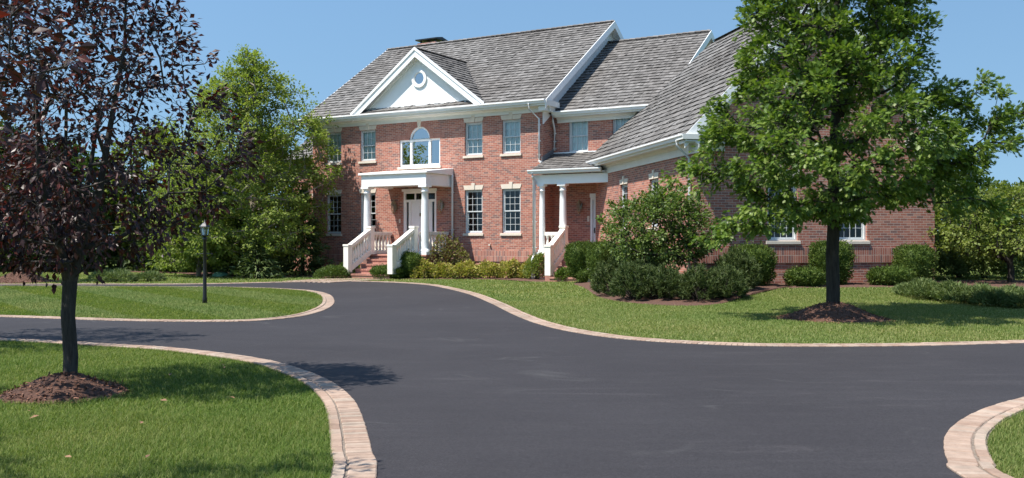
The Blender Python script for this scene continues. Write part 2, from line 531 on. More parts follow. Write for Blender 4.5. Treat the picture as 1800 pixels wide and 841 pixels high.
# ------------------------------------------------------------------ ground, driveway, kerbs
A_left = catmull([(-40, 13.2), pix(-400, 588), pix(0, 597), pix(200, 607), pix(300, 613), pix(400, 624), pix(480, 637), pix(540, 655), pix(585, 675),
                  pix(615, 698), pix(632, 722), pix(645, 760), pix(655, 800), pix(662, 841), (-0.80, 4.0), (-0.9, 0.0), (-1.0, -6.0)])
A_near = catmull([(4.6, -6.0), (3.7, 1.5), (3.0, 4.4), pix(1690, 841), pix(1667, 815), pix(1659, 790), pix(1661, 770), pix(1675, 752), pix(1702, 734), pix(1742, 717),
                  pix(1800, 701), pix(1900, 680), pix(2100, 655), (17, 12.0), (40, 13.0)])
A_right = catmull([(40, 16.6), (28, 16.0), (19, 15.4), pix(2200, 594), pix(1800, 605), pix(1600, 610), pix(1400, 611), pix(1250, 607.5), pix(1100, 598), pix(1000, 584),
                   pix(940, 569), pix(900, 553), pix(860, 533), pix(820, 517), pix(770, 505), pix(740, 500.8), pix(690, 497.6), pix(640, 496),
                   pix(590, 496), pix(500, 497.2), pix(380, 500), pix(250, 501), pix(50, 501), (-40, 30.5)])
ISL = catmull([(-24, 20.0), pix(-300, 552), pix(0, 558.5), pix(200, 565), pix(350, 567), pix(450, 565.5), pix(520, 559), pix(560, 550), pix(582, 540),
               pix(588, 530), pix(580, 519.5), pix(556, 513), pix(520, 509.5), pix(450, 506.5), pix(350, 505), pix(200, 504.3), pix(0, 504), (-24, 28.0)], closed=True)
ASPH = np.vstack([A_left, A_near, A_right])

# lawn and land: one sheet to the horizon
def ground_sheet():
    xs = np.concatenate([[-900, -400, -150, -80], np.linspace(-50, 50, 161), [80, 150, 400, 900]])
    ys = np.concatenate([[-300, -80, -20], np.linspace(-8, 72, 129), [100, 200, 500, 1500]])
    X, Y = np.meshgrid(xs, ys)
    Z = gz(X, Y)
    V = np.stack([X.ravel(), Y.ravel(), Z.ravel()], 1)
    nx = len(xs)
    F = np.array([[j * nx + i, j * nx + i + 1, (j + 1) * nx + i + 1, (j + 1) * nx + i] for j in range(len(ys) - 1) for i in range(nx - 1)])
    return link('lawn', np_mesh('lawn', V, F, M['lawn'], True))
tag(ground_sheet(), kind='structure')

def flat_poly(name, poly, z, mat, parent=None):
    import bmesh
    bm = bmesh.new()
    vs_ = [bm.verts.new((p[0], p[1], z)) for p in poly]
    es = [bm.edges.new((vs_[k], vs_[(k + 1) % len(vs_)])) for k in range(len(vs_))]
    bmesh.ops.triangle_fill(bm, use_beauty=True, use_dissolve=False, edges=es)
    for f in bm.faces:
        if f.normal.z < 0:
            f.normal_flip()
    me = bpy.data.meshes.new(name)
    bm.to_mesh(me); bm.free()
    me.materials.append(mat)
    return link(name, me, parent)
tag(flat_poly('driveway', ASPH, 0.008, M['asphalt']), kind='structure')
tag(flat_poly('island_lawn', ISL, 0.0115, M['lawn']), kind='structure')

def offset_line(P, d):
    T = np.gradient(P, axis=0)
    T /= np.linalg.norm(T, axis=1)[:, None] + 1e-9
    return P + np.stack([-T[:, 1], T[:, 0]], 1) * d

def resample(P, step):
    s = np.concatenate([[0], np.cumsum(np.linalg.norm(np.diff(P, axis=0), axis=1))])
    q = np.arange(0, s[-1], step)
    return np.stack([np.interp(q, s, P[:, 0]), np.interp(q, s, P[:, 1])], 1)

def paver_band(mb, P, off, depth, pitch, z, gap=0.007):
    """bricks laid side by side along a line; off/depth measured to the left of travel"""
    C = resample(P, pitch)
    T = np.gradient(C, axis=0)
    T /= np.linalg.norm(T, axis=1)[:, None] + 1e-9
    for (x, y), (tx, ty) in zip(C, T):
        if not (-18 < x < 22 and 2.5 < y < 40):
            continue
        nx_, ny_ = -ty, tx
        h = (pitch - gap) / 2
        zt = z + random.uniform(-0.0025, 0.0025)
        o0 = off + random.uniform(-0.0018, 0.0018)
        sg = 1 if depth > 0 else -1
        pts = []
        for a, b_ in ((-h, o0), (h, o0), (h, o0 + depth - sg * gap), (-h, o0 + depth - sg * gap)):
            pts.append((x + tx * a + nx_ * b_, y + ty * a + ny_ * b_))
        if sg < 0:
            pts = pts[::-1]
        e = 0.006
        cx_ = sum(p[0] for p in pts) / 4; cy_ = sum(p[1] for p in pts) / 4
        top = [(p[0] + (cx_ - p[0]) * e / 0.07, p[1] + (cy_ - p[1]) * e / 0.07, zt) for p in pts]
        mid = [(p[0], p[1], zt - e) for p in pts]
        low = [(p[0], p[1], -0.02) for p in pts]
        i = [mb.vert(p) for p in top + mid + low]
        for q in ((0, 1, 2, 3), (4, 5, 1, 0), (5, 6, 2, 1), (6, 7, 3, 2), (7, 4, 0, 3), (8, 9, 5, 4), (9, 10, 6, 5), (10, 11, 7, 6), (11, 8, 4, 7)):
            mb.f.append([i[k] for k in q]); mb.uv.append([(0, 0)] * 4); mb.sm.append(False)

def kerb(name, P, side):
    mb = MB()
    s = side
    paver_band(mb, P, 0.0, s * 0.190, 0.080, 0.022)
    paver_band(mb, P, s * 0.201, s * 0.085, 0.205, 0.026)
    o = mb.build(name, M['paver'])
    tag(o, kind='structure')
    # mortar bed under the pavers
    a, b_ = offset_line(P, s * 0.002), offset_line(P, s * 0.288)
    V = np.vstack([np.c_[a, np.full(len(a), 0.014)], np.c_[b_, np.full(len(a), 0.014)]])
    n = len(a)
    F = np.array([[k, k + 1, n + k + 1, n + k] if s > 0 else [n + k, n + k + 1, k + 1, k] for k in range(n - 1)])
    bed = link('kerb_bed', np_mesh('kerb_bed', V, F, M['joint']))
    tag(bed, kind='structure')
kerb('kerb', A_left, -1)
kerb('kerb', A_near, -1)
kerb('kerb', A_right, -1)
kerb('kerb', np.vstack([ISL, ISL[:1]]), 1)

# ------------------------------------------------------------------ the house
DU = Vector((0.860, -0.510)); CX, CY = 1.129, 36.0
HROT = math.atan2(DU.y, DU.x)
house = empty('brick_house', (CX, CY, 0), HROT)
tag(house, 'two-storey red brick house with grey shake roof, white pediment and columned porch', 'house')
hx, hy = math.cos(HROT), math.sin(HROT)
def to_house(x, y):
    dx, dy = x - CX, y - CY
    return (dx * hx + dy * hy, -dx * hy + dy * hx)
def to_world(u, v):
    return (CX + u * hx - v * hy, CY + u * hy + v * hx)
WX, WY = 4.892, 26.0
WROT = math.atan2(0.192, 0.981)
wu, wv = to_house(WX, WY)
WM = Matrix.Translation((wu, wv, 0)) @ Matrix.Rotation(WROT - HROT, 4, 'Z')      # wing frame: x along its gable front, y to the back

def wall_panel(mb, x0, x1, z0, z1, holes, y=0.0, depth=0.16):
    """wall in the xz plane at y, facing -y, with rectangular openings and their reveals"""
    xs = sorted({x0, x1, *[c for h in holes for c in h[:2]]})
    zs = sorted({z0, z1, *[c for h in holes for c in h[2:4]]})
    for i in range(len(xs) - 1):
        for j in range(len(zs) - 1):
            cx_, cz_ = (xs[i] + xs[i + 1]) / 2, (zs[j] + zs[j + 1]) / 2
            if any(h[0] < cx_ < h[1] and h[2] < cz_ < h[3] for h in holes):
                continue
            mb.poly([(xs[i], y, zs[j]), (xs[i + 1], y, zs[j]), (xs[i + 1], y, zs[j + 1]), (xs[i], y, zs[j + 1])])
    for a, b_, c, d in [h[:4] for h in holes]:
        for p, q in (((a, c), (a, d)), ((b_, d), (b_, c)), ((a, d), (b_, d)), ((b_, c), (a, c))):
            uv = [(p[0], p[1]), (q[0], q[1]), (q[0] + depth, q[1]), (p[0] + depth, p[1])]
            mb.poly([(p[0], y, p[1]), (q[0], y, q[1]), (q[0], y + depth, q[1]), (p[0], y + depth, p[1])], uv)

def side_matrix(base, u, v, rz):
    return base @ Matrix.Translation((u, v, 0)) @ Matrix.Rotation(rz, 4, 'Z')

I4 = Matrix.Identity(4)
WINDOWS_LOW = [-10.19, -8.33, -3.06, -1.35]
LOWZ, LOWH, UPZ, UPH, WW = 1.73, 1.69, 4.77, 1.29, 0.82
UC = -5.66                                   # axis of the entrance
MAINL, MAIND = -11.38, 11.4

# -- main front wall with openings
mb = MB()
holes = [(c - WW / 2, c + WW / 2, LOWZ, LOWZ + LOWH) for c in WINDOWS_LOW]
holes += [(c - WW / 2, c + WW / 2, UPZ, UPZ + UPH) for c in WINDOWS_LOW]
DOORW, DOORZ, DOORT = 1.66, 0.90, 3.45
holes += [(UC - DOORW / 2, UC + DOORW / 2, DOORZ, DOORT)]
PW, PB, PS, AR = 2.02, 4.44, 5.54, 0.51
holes += [(UC - PW / 2, UC + PW / 2, PB, PS), (UC - AR, UC + AR, PS, PS + AR)]
wall_panel(mb, MAINL, 0, -0.3, 6.5, holes)
NA = 20                                      # spandrels that turn the top opening into an arch
for k in range(NA):
    a0, a1 = math.pi * k / NA, math.pi * (k + 1) / NA
    p0 = (UC + AR * math.cos(a0), PS + AR * math.sin(a0)); p1 = (UC + AR * math.cos(a1), PS + AR * math.sin(a1))
    t_ = PS + AR
    mb.poly([(p0[0], 0, p0[1]), (p0[0], 0, t_), (p1[0], 0, t_), (p1[0], 0, p1[1])])
    mb.poly([(p0[0], 0, p0[1]), (p1[0], 0, p1[1]), (p1[0], 0.16, p1[1]), (p0[0], 0.16, p0[1])])
mb.build('wall', M['brick'], house)

# -- gable walls and back of the main block
RIDGEV, RIDGEZ, EAVEZ = 5.7, 10.72, 6.62
for u, rz in ((0.0, R(90)), (MAINL, R(-90))):
    mb = MB()
    s = 1
    for p in ([(u, 0, -0.3), (u, MAIND, -0.3), (u, MAIND, 6.7), (u, RIDGEV, RIDGEZ - 0.15), (u, 0, 6.7)],):
        mb.poly(p if u == 0 else p[::-1], [(q[1], q[2]) for q in (p if u == 0 else p[::-1])])
    mb.build('wall', M['brick'], house)
mb = MB()
mb.poly([(0, MAIND, -0.3), (MAINL, MAIND, -0.3), (MAINL, MAIND, 6.7), (0, MAIND, 6.7)])
mb.build('wall', M['brick'], house)
# dark rooms: partition and floors that the windows look onto
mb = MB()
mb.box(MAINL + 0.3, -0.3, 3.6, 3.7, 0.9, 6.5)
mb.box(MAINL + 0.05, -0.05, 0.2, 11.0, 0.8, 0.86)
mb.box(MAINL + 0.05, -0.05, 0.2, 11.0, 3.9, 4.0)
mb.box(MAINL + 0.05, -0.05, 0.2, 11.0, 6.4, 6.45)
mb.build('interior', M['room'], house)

# -- belt of soldier bricks
for a, b_ in ((MAINL - 0.02, UC - 1.72), (UC + 1.72, 0.025)):
    mb = MB(); mb.box(a, b_, -0.03, 0.002, 0.63, 1.05); mb.build('soldier_course', M['soldier'], house)

# -- shake roof slopes
def roof_slope(mb, O, E, S, le, ls, expo=0.25, thick=0.042, cut0=0.0, cut1=0.0):
    """deck plus shakes: O eave corner, E along the eave, S up the slope"""
    O, E, S = Vector(O), Vector(E).normalized(), Vector(S).normalized()
    Nn = E.cross(S).normalized()
    P = [O, O + E * le, O + E * (le - cut1) + S * ls, O + E * cut0 + S * ls]
    dn = Nn * -0.10
    mb.poly(P); mb.poly([p + dn for p in P][::-1])
    for k in range(4):
        j = (k + 1) % 4
        mb.poly([P[k] + dn, P[j] + dn, P[j], P[k]])
    s = -0.04
    while s < ls - 0.04:
        f0 = max(0.0, s) / ls
        xa, xb_ = cut0 * f0, le - cut1 * f0
        x = xa + random.uniform(-0.15, 0)
        while x < xb_:
            w = random.choice((0.09, 0.12, 0.15, 0.18, 0.22)) * random.uniform(0.9, 1.1)
            a, b_ = max(x, xa), min(x + w - 0.006, xb_)
            x += w
            if b_ - a < 0.02:
                continue
            s0 = s + random.uniform(-0.010, 0.010)
            s1 = min(s + expo * 1.35, ls)
            tk = thick * random.uniform(0.75, 1.3)
            lo = 0.004
            q = [O + E * a + S * s0 + Nn * (tk + 0.004), O + E * b_ + S * s0 + Nn * (tk * random.uniform(0.8, 1.2) + 0.004), O + E * b_ + S * s1 + Nn * 0.006, O + E * a + S * s1 + Nn * 0.006]
            f = [O + E * a + S * s0 + Nn * -0.01, O + E * b_ + S * s0 + Nn * -0.01]
            uo = random.uniform(0, 50)
            i = [mb.vert(p) for p in q + f]
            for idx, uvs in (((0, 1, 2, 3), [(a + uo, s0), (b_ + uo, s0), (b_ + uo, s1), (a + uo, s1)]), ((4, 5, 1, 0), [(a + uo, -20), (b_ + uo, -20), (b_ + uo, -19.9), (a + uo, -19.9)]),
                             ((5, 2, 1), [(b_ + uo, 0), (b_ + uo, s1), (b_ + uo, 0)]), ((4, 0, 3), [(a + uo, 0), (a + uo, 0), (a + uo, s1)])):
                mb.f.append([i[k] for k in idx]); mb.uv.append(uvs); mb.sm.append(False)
        s += expo

def ridge_cap(mb, A, B, w=0.13):
    A, B = Vector(A), Vector(B)
    d = (B - A).normalized()
    side = d.cross(Vector((0, 0, 1))).normalized()
    L = (B - A).length
    k = 0.0
    while k < L - 0.05:
        e = min(k + 0.40, L)
        p, q = A + d * k, A + d * e
        up0, up1 = Vector((0, 0, 0.085)), Vector((0, 0, 0.055))
        dn = Vector((0, 0, -0.10 * 0.7))
        i = [mb.vert(x) for x in (p + up0, q + up1, p + side * w + dn + up0, q + side * w + dn + up1, p - side * w + dn + up0, q - side * w + dn + up1)]
        for f in ((0, 2, 3, 1), (1, 5, 4, 0), (0, 4, 2)):
            mb.f.append([i[t] for t in f]); mb.uv.append([(0, 0)] * len(f)); mb.sm.append(False)
        k += 0.26

OV = 0.42                                    # eaves overhang
RL, RR = MAINL - 0.35, 0.35
mb = MB()
sl = math.hypot(RIDGEV + OV, RIDGEZ - EAVEZ)
roof_slope(mb, (RL, -OV, EAVEZ), (1, 0, 0), (0, RIDGEV + OV, RIDGEZ - EAVEZ), RR - RL, sl)
roof_slope(mb, (RR, 2 * RIDGEV + OV, EAVEZ), (-1, 0, 0), (0, -(RIDGEV + OV), RIDGEZ - EAVEZ), RR - RL, sl, 0.45)
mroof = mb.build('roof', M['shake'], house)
mb = MB(); ridge_cap(mb, (RL, RIDGEV, RIDGEZ), (RR, RIDGEV, RIDGEZ)); mb.build('ridge_cap', M['shake'], mroof)

# pediment roof
PHW, PAZ, PBZ, PF = 3.25, 9.16, 6.74, -0.30
PBACK = 3.75
mb = MB()
psl = math.hypot(PHW, PAZ - PBZ)
roof_slope(mb, (UC + PHW, PF, PBZ), (0, 1, 0), (-PHW, 0, PAZ - PBZ), PBACK - PF, psl)
roof_slope(mb, (UC - PHW, PBACK, PBZ), (0, -1, 0), (PHW, 0, PAZ - PBZ), PBACK - PF, psl)
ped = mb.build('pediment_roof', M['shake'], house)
mb = MB(); ridge_cap(mb, (UC, PF, PAZ), (UC, PBACK, PAZ)); mb.build('ridge_cap', M['shake'], ped)
# tympanum
mb = MB()
TZ = 6.88
th = (PAZ - TZ) / (PAZ - PBZ) * PHW
mb.poly([(UC - th, -0.02, TZ), (UC + th, -0.02, TZ), (UC, -0.02, PAZ - 0.05)])
mb.build('tympanum', M['stucco'], house)
mb = MB(); mb.box(UC - th + 0.25, UC + th - 0.25, -0.05, -0.022, TZ + 0.0, TZ + 0.05); mb.build('tympanum_sill', M['white'], house)
# rake boards and soffit of the pediment
def rake(mb, x0, z0, x1, z1, y0, y1, h):
    """board following a slope in the xz plane, from y0 (front) to y1 (back), h deep below the line"""
    a = [(x0, y0, z0), (x1, y0, z1), (x1, y0, z1 - h), (x0, y0, z0 - h)]
    b_ = [(x, y1, z) for x, y, z in a]
    i = [mb.vert(p) for p in a + b_]
    for f in ((0, 1, 2, 3), (4, 5, 6, 7), (0, 1, 5, 4), (2, 3, 7, 6), (1, 2, 6, 5), (3, 0, 4, 7)):
        mb.f.append([i[k] for k in f]); mb.uv.append([(0, 0)] * 4); mb.sm.append(False)
for s in (-1, 1):
    mb = MB()
    rake(mb, UC + s * (PHW + 0.0), PBZ - 0.0, UC, PAZ - 0.0, PF - 0.035, PF - 0.002, 0.34)
    rake(mb, UC + s * (PHW + 0.05), PBZ + 0.02, UC, PAZ + 0.05, PF - 0.075, PF - 0.037, 0.12)
    rake(mb, UC + s * (PHW - 0.25), PBZ - 0.125 + 0.24, UC, PAZ - 0.125, PF - 0.001, -0.022, 0.03)
    rake(mb, UC + s * (PHW - 0.42), PBZ - 0.16 + 0.35, UC, PAZ - 0.16, -0.06, -0.023, 0.16)
    mb.build('rake_board', M['white'], house)

# oculus
def ring_mesh(mb, cx_, cz_, r0, r1, y0, y1, n=36):
    for k in range(n):
        a0, a1 = 2 * math.pi * k / n, 2 * math.pi * (k + 1) / n
        def P(r, a, y): return (cx_ + r * math.cos(a), y, cz_ + r * math.sin(a))
        mb.poly([P(r1, a0, y0), P(r1, a1, y0), P(r0, a1, y0), P(r0, a0, y0)])
        mb.poly([P(r1, a0, y0), P(r1, a0, y1), P(r1, a1, y1), P(r1, a1, y0)])
        mb.poly([P(r0, a0, y0), P(r0, a1, y0), P(r0, a1, y1), P(r0, a0, y1)])
mb = MB(); ring_mesh(mb, UC + 0.02, 7.98, 0.255, 0.36, -0.085, -0.022); ring_mesh(mb, UC + 0.02, 7.98, 0.225, 0.26, -0.06, -0.022)
ocu = mb.build('round_window', M['white'], house)
mb = MB(); mb.poly([(UC + 0.02 + 0.24 * math.cos(a), -0.032, 7.98 + 0.24 * math.sin(a)) for a in np.linspace(0, 2 * math.pi, 33)[:-1]])
mb.build('pane', M['glass_sky'], ocu)
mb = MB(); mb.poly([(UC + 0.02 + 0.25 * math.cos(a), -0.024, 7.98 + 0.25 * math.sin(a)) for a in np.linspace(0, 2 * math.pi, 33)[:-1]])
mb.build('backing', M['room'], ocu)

# -- eaves: gutter, fascia, soffit, frieze along a straight run in a local frame
def eaves(base, x0, x1, y_wall, y_eave, z_top, name='cornice', ret=False, frieze=0.26):
    """wall at y_wall, gutter outer edge near y_eave (smaller y), z_top = top of gutter"""
    mb = MB(base)
    g = 0.13
    prof = [(y_eave, z_top - 0.14), (y_eave, z_top), (y_eave - g + 0.012, z_top), (y_eave - g, z_top - 0.015), (y_eave - g, z_top - 0.045), (y_eave - g + 0.035, z_top - 0.075), (y_eave - 0.075, z_top - 0.14)]
    mb.prism(prof[::-1], x0, x1)
    gt = mb.build('gutter', M['gutter'], house)
    mb = MB(base)
    zb = z_top - 0.145
    mb.box(x0, x1, y_eave + 0.002, y_eave + 0.03, zb - 0.06, zb + 0.10)          # fascia
    mb.box(x0, x1, y_eave + 0.032, y_wall - 0.002, zb - 0.055, zb - 0.03)       # soffit
    mb.prism([(y_wall - 0.002, zb - 0.058), (y_wall - 0.12, zb - 0.058), (y_wall - 0.055, zb - 0.13), (y_wall - 0.002, zb - 0.13)], x0, x1)
    mb.box(x0, x1, y_wall - 0.04, y_wall - 0.003, zb - frieze, zb - 0.132)
    mb.build(name, M['trim'], house)
    return gt
eaves(I4, RL, RR + 0.02, 0, -OV, EAVEZ + 0.04)

# cornice return at the right-hand corner of the main block
mb = MB()
mb.box(0.003, RR + 0.06, 0.10, 0.62, EAVEZ - 0.17, EAVEZ + 0.03)
mb.box(0.003, RR - 0.06, -0.30, 0.50, EAVEZ - 0.35, EAVEZ - 0.172)
mb.box(RR - 0.1, RR + 0.06, -OV + 0.004, 0.098, EAVEZ - 0.17, EAVEZ + 0.03)
mb.build('cornice_return', M['trim'], house)

# gable rakes at right (and left) of the main roof
def gable_rakes(base, x_in, x_out, yr, zr, half, drop, name='rake_board', fr=0.42):
    """boards under a gable overhang; ridge at (yr, zr), eave half away and drop lower"""
    for s in (-1, 1):
        mb = MB(base)
        ye, ze = yr + s * half, zr - drop
        def bar(xa, xb, off, h, cut=0.0):
            a = [(xa, ye - s * cut, ze + off + cut * drop / half), (xa, yr, zr + off), (xa, yr, zr + off - h), (xa, ye - s * cut, ze + off - h + cut * drop / half)]
            b_ = [(xb, y, z) for x, y, z in a]
            i = [mb.vert(p) for p in a + b_]
            for f in ((0, 1, 2, 3), (7, 6, 5, 4), (0, 4, 5, 1), (2, 6, 7, 3), (1, 5, 6, 2), (3, 7, 4, 0)):
                mb.f.append([i[k] for k in f]); mb.uv.append([(0, 0)] * 4); mb.sm.append(False)
        sg = 1 if x_out > x_in else -1
        bar(x_out + sg * 0.003, x_out + sg * 0.035, 0.02, 0.30)
        bar(x_in + sg * 0.003, x_out, -0.135, 0.03)
        bar(x_in + sg * 0.003, x_in + sg * 0.04, -0.17, fr, 0.45)
        mb.build(name, M['white'], house)
gable_rakes(I4, 0.0, RR, RIDGEV, RIDGEZ, RIDGEV + OV, RIDGEZ - EAVEZ, fr=0.95)
gable_rakes(I4, MAINL, RL, RIDGEV, RIDGEZ, RIDGEV + OV, RIDGEZ - EAVEZ)

# chimney
mb = MB(); mb.box(-10.75, -9.75, 6.9, 7.7, 9.0, 11.12); mb.box(-10.80, -9.70, 6.85, 7.75, 11.0, 11.14); chim = mb.build('chimney', M['brick'], mroof)
mb = MB(); mb.prism([(6.78, 11.26), (7.82, 11.26), (7.82, 11.32), (7.3, 11.42), (6.78, 11.32)], -10.88, -9.62)
for a in (-10.7, -9.85):
    for b_ in (6.95, 7.6):
        mb.box(a, a + 0.06, b_, b_ + 0.06, 11.141, 11.259)
mb.build('chimney_cap', M['black'], mroof)

# -- recessed block to the right of the main block
RV, RU = 0.9, 4.2
RW = [1.06, 2.88]
SB = side_matrix(I4, 0, RV, 0)
mb = MB()
wall_panel(mb, 0.0, RU, -0.3, 6.2, [(c - WW / 2, c + WW / 2, UPZ, 6.02) for c in RW] + [(1.58, 2.50, 0.9, 3.05)], RV)
mb.poly([(RU, RV, -0.3), (RU, 10.6, -0.3), (RU, 10.6, 6.4), (RU, 5.78, 9.72), (RU, RV, 6.4)], [(RV, -0.3), (10.6, -0.3), (10.6, 6.4), (5.78, 9.72), (RV, 6.4)])
mb.poly([(RU, 10.6, -0.3), (0, 10.6, -0.3), (0, 10.6, 6.4), (RU, 10.6, 6.4)])
mb.build('wall', M['brick'], house)
RRZ, RRV, REZ = 9.86, 5.78, 6.26
mb = MB()
rl = math.hypot(RRV - 0.5, RRZ - REZ)
roof_slope(mb, (0.004, 0.5, REZ), (1, 0, 0), (0, RRV - 0.5, RRZ - REZ), RU + 0.35, rl)
roof_slope(mb, (RU + 0.35, 2 * RRV - 0.5, REZ), (-1, 0, 0), (0, -(RRV - 0.5), RRZ - REZ), RU + 0.346, rl, 0.45)
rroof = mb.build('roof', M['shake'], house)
mb = MB(); ridge_cap(mb, (0.0, RRV, RRZ), (RU + 0.35, RRV, RRZ)); mb.build('ridge_cap', M['shake'], rroof)
eaves(I4, 0.18, RU + 0.3, RV, 0.5, REZ + 0.04, frieze=0.24)
gable_rakes(I4, RU, RU + 0.35, RRV, RRZ, RRV - 0.5, RRZ - REZ, fr=0.3)

# -- the angled wing
WP, WQ = 7.29, 9.48
WEZ, WRZ, WOV = 4.24, 8.42, 0.38
WC = WP / 2
FW = [2.62, 4.72]                           # two windows in the gable front
SIDEW = [3.12, 6.08]                        # two in the long left wall
mb = MB(WM)
wall_panel(mb, 0, WP, -0.3, 4.1, [(c - 0.45, c + 0.45, 1.46, 3.25) for c in FW])
mb.poly([(0, 0, 4.1), (WP, 0, 4.1), (WC, 0, WRZ - 0.2)])
mb.build('wall', M['brick'], house)
mb = MB(WM @ Matrix.Rotation(R(-90), 4, 'Z'))       # left wall: its x runs from the back to the front corner
wall_panel(mb, -WQ, 0, -0.3, 4.1, [(-c - 0.40, -c + 0.40, 1.85, 3.32) for c in SIDEW])
mb.build('wall', M['brick'], house)
mb = MB(WM)
mb.poly([(WP, 0, -0.3), (WP, WQ, -0.3), (WP, WQ, 4.1), (WP, 0, 4.1)], [(0, 0), (9.5, 0), (9.5, 4.4), (0, 4.4)])
mb.poly([(WP, WQ, -0.3), (0, WQ, -0.3), (0, WQ, 4.1), (WP, WQ, 4.1)])
mb.build('wall', M['brick'], house)
mb = MB(WM)
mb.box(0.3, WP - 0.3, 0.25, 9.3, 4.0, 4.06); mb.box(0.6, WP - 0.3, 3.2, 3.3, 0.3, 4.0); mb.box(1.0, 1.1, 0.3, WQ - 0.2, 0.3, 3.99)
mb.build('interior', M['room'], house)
mb = MB(WM); mb.box(-0.025, WP + 0.025, -0.03, 0.002, 0.84, 1.26); mb.build('soldier_course', M['soldier'], house)
mb = MB(WM @ Matrix.Rotation(R(-90), 4, 'Z')); mb.box(-WQ, -0.002, -0.03, 0.002, 0.84, 1.26); mb.build('soldier_course', M['soldier'], house)
mb = MB(WM)
wl = math.hypot(WC + WOV, WRZ - WEZ)
WCUT = 2.8                                   # the back end is hipped
roof_slope(mb, (-WOV, 10.0, WEZ), (0, -1, 0), (WC + WOV, 0, WRZ - WEZ), 10.35, wl, 0.25, 0.042, WCUT, 0.0)
roof_slope(mb, (WP + WOV, -0.35, WEZ), (0, 1, 0), (-(WC + WOV), 0, WRZ - WEZ), 10.35, wl, 0.25, 0.042, 0.0, WCUT)
mb.poly([(WP + WOV, 10.0, WEZ - 0.02), (-WOV, 10.0, WEZ - 0.02), (WC, 10.0 - WCUT, WRZ - 0.02)])
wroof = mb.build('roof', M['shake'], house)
mb = MB(WM); ridge_cap(mb, (WC, -0.35, WRZ), (WC, 10.0 - WCUT, WRZ)); mb.build('ridge_cap', M['shake'], wroof)
WL = WM @ Matrix.Rotation(R(-90), 4, 'Z')
eaves(WL, -10.0, 0.48, 0, -WOV, WEZ + 0.05, frieze=0.34)
WRm = WM @ Matrix.Rotation(R(90), 4, 'Z') @ Matrix.Translation((0, -WP, 0))
eaves(WRm, -0.48, 10.0, 0, -WOV, WEZ + 0.05, frieze=0.34)
# cornice returns across the gable corners
for a, b_ in ((-WOV - 0.10, 0.95), (WP - 0.95, WP + WOV + 0.10)):
    mb = MB(WM)
    mb.box(a, b_, -0.50, -0.004, WEZ - 0.09, WEZ + 0.045)
    mb.box(a + 0.08, b_ - 0.08, -0.40, -0.004, WEZ - 0.19, WEZ - 0.092)
    mb.box(a + 0.30, b_ - 0.10, -0.16, -0.004, WEZ - 0.36, WEZ - 0.192)
    mb.prism([(-0.46, WEZ + 0.046), (-0.004, WEZ + 0.046), (-0.004, WEZ + 0.10)], a + 0.06, b_ - 0.04)
    mb.build('cornice_return', M['trim'], house)
# rake boards of the wing gable
for s in (-1, 1):
    mb = MB(WM)
    xe = WC + s * (WC + WOV)
    sl_ = (WRZ - WEZ) / (WC + WOV)
    rake(mb, xe, WEZ + 0.02, WC, WRZ + 0.02, -0.39, -0.352, 0.34)
    rake(mb, xe - s * 0.05, WEZ - 0.135 + 0.05 * sl_, WC, WRZ - 0.135, -0.351, -0.004, 0.03)
    rake(mb, xe - s * 0.45, WEZ - 0.17 + 0.45 * sl_, WC, WRZ - 0.17, -0.05, -0.004, 0.42)
    mb.build('rake_board', M['white'], house)

# -- low set-back block at the far left, mostly behind the birch
mb = MB()
wall_panel(mb, MAINL - 3.2, MAINL, -0.3, 5.2, [(MAINL - 2.0, MAINL - 1.2, LOWZ, LOWZ + LOWH)], 2.2)
mb.poly([(MAINL - 3.2, 8, -0.3), (MAINL - 3.2, 2.2, -0.3), (MAINL - 3.2, 2.2, 5.2), (MAINL - 3.2, 8, 5.2)], [(8, 0), (2, 0), (2, 5), (8, 5)])
mb.build('wall', M['brick'], house)
mb = MB()
roof_slope(mb, (MAINL - 3.5, 1.8, 5.2), (1, 0, 0), (0, 3.2, 2.1), 3.5, math.hypot(3.2, 2.1), 0.25)
mb.poly([(MAINL - 3.5, 1.8, 5.2), (MAINL - 3.5, 8.2, 5.2), (MAINL - 3.5, 5.0, 7.3)][::-1])
mb.poly([(MAINL - 3.5, 8.2, 5.2), (MAINL, 8.2, 5.2), (MAINL, 5.0, 7.3), (MAINL - 3.5, 5.0, 7.3)])
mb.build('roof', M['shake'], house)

# -- double-hung windows: part 'window' (frame) with pane, sill, lintel, keystone, curtain
CACHE = {}
def cached(key, fn):
    if key not in CACHE:
        CACHE[key] = fn()
    return CACHE[key]

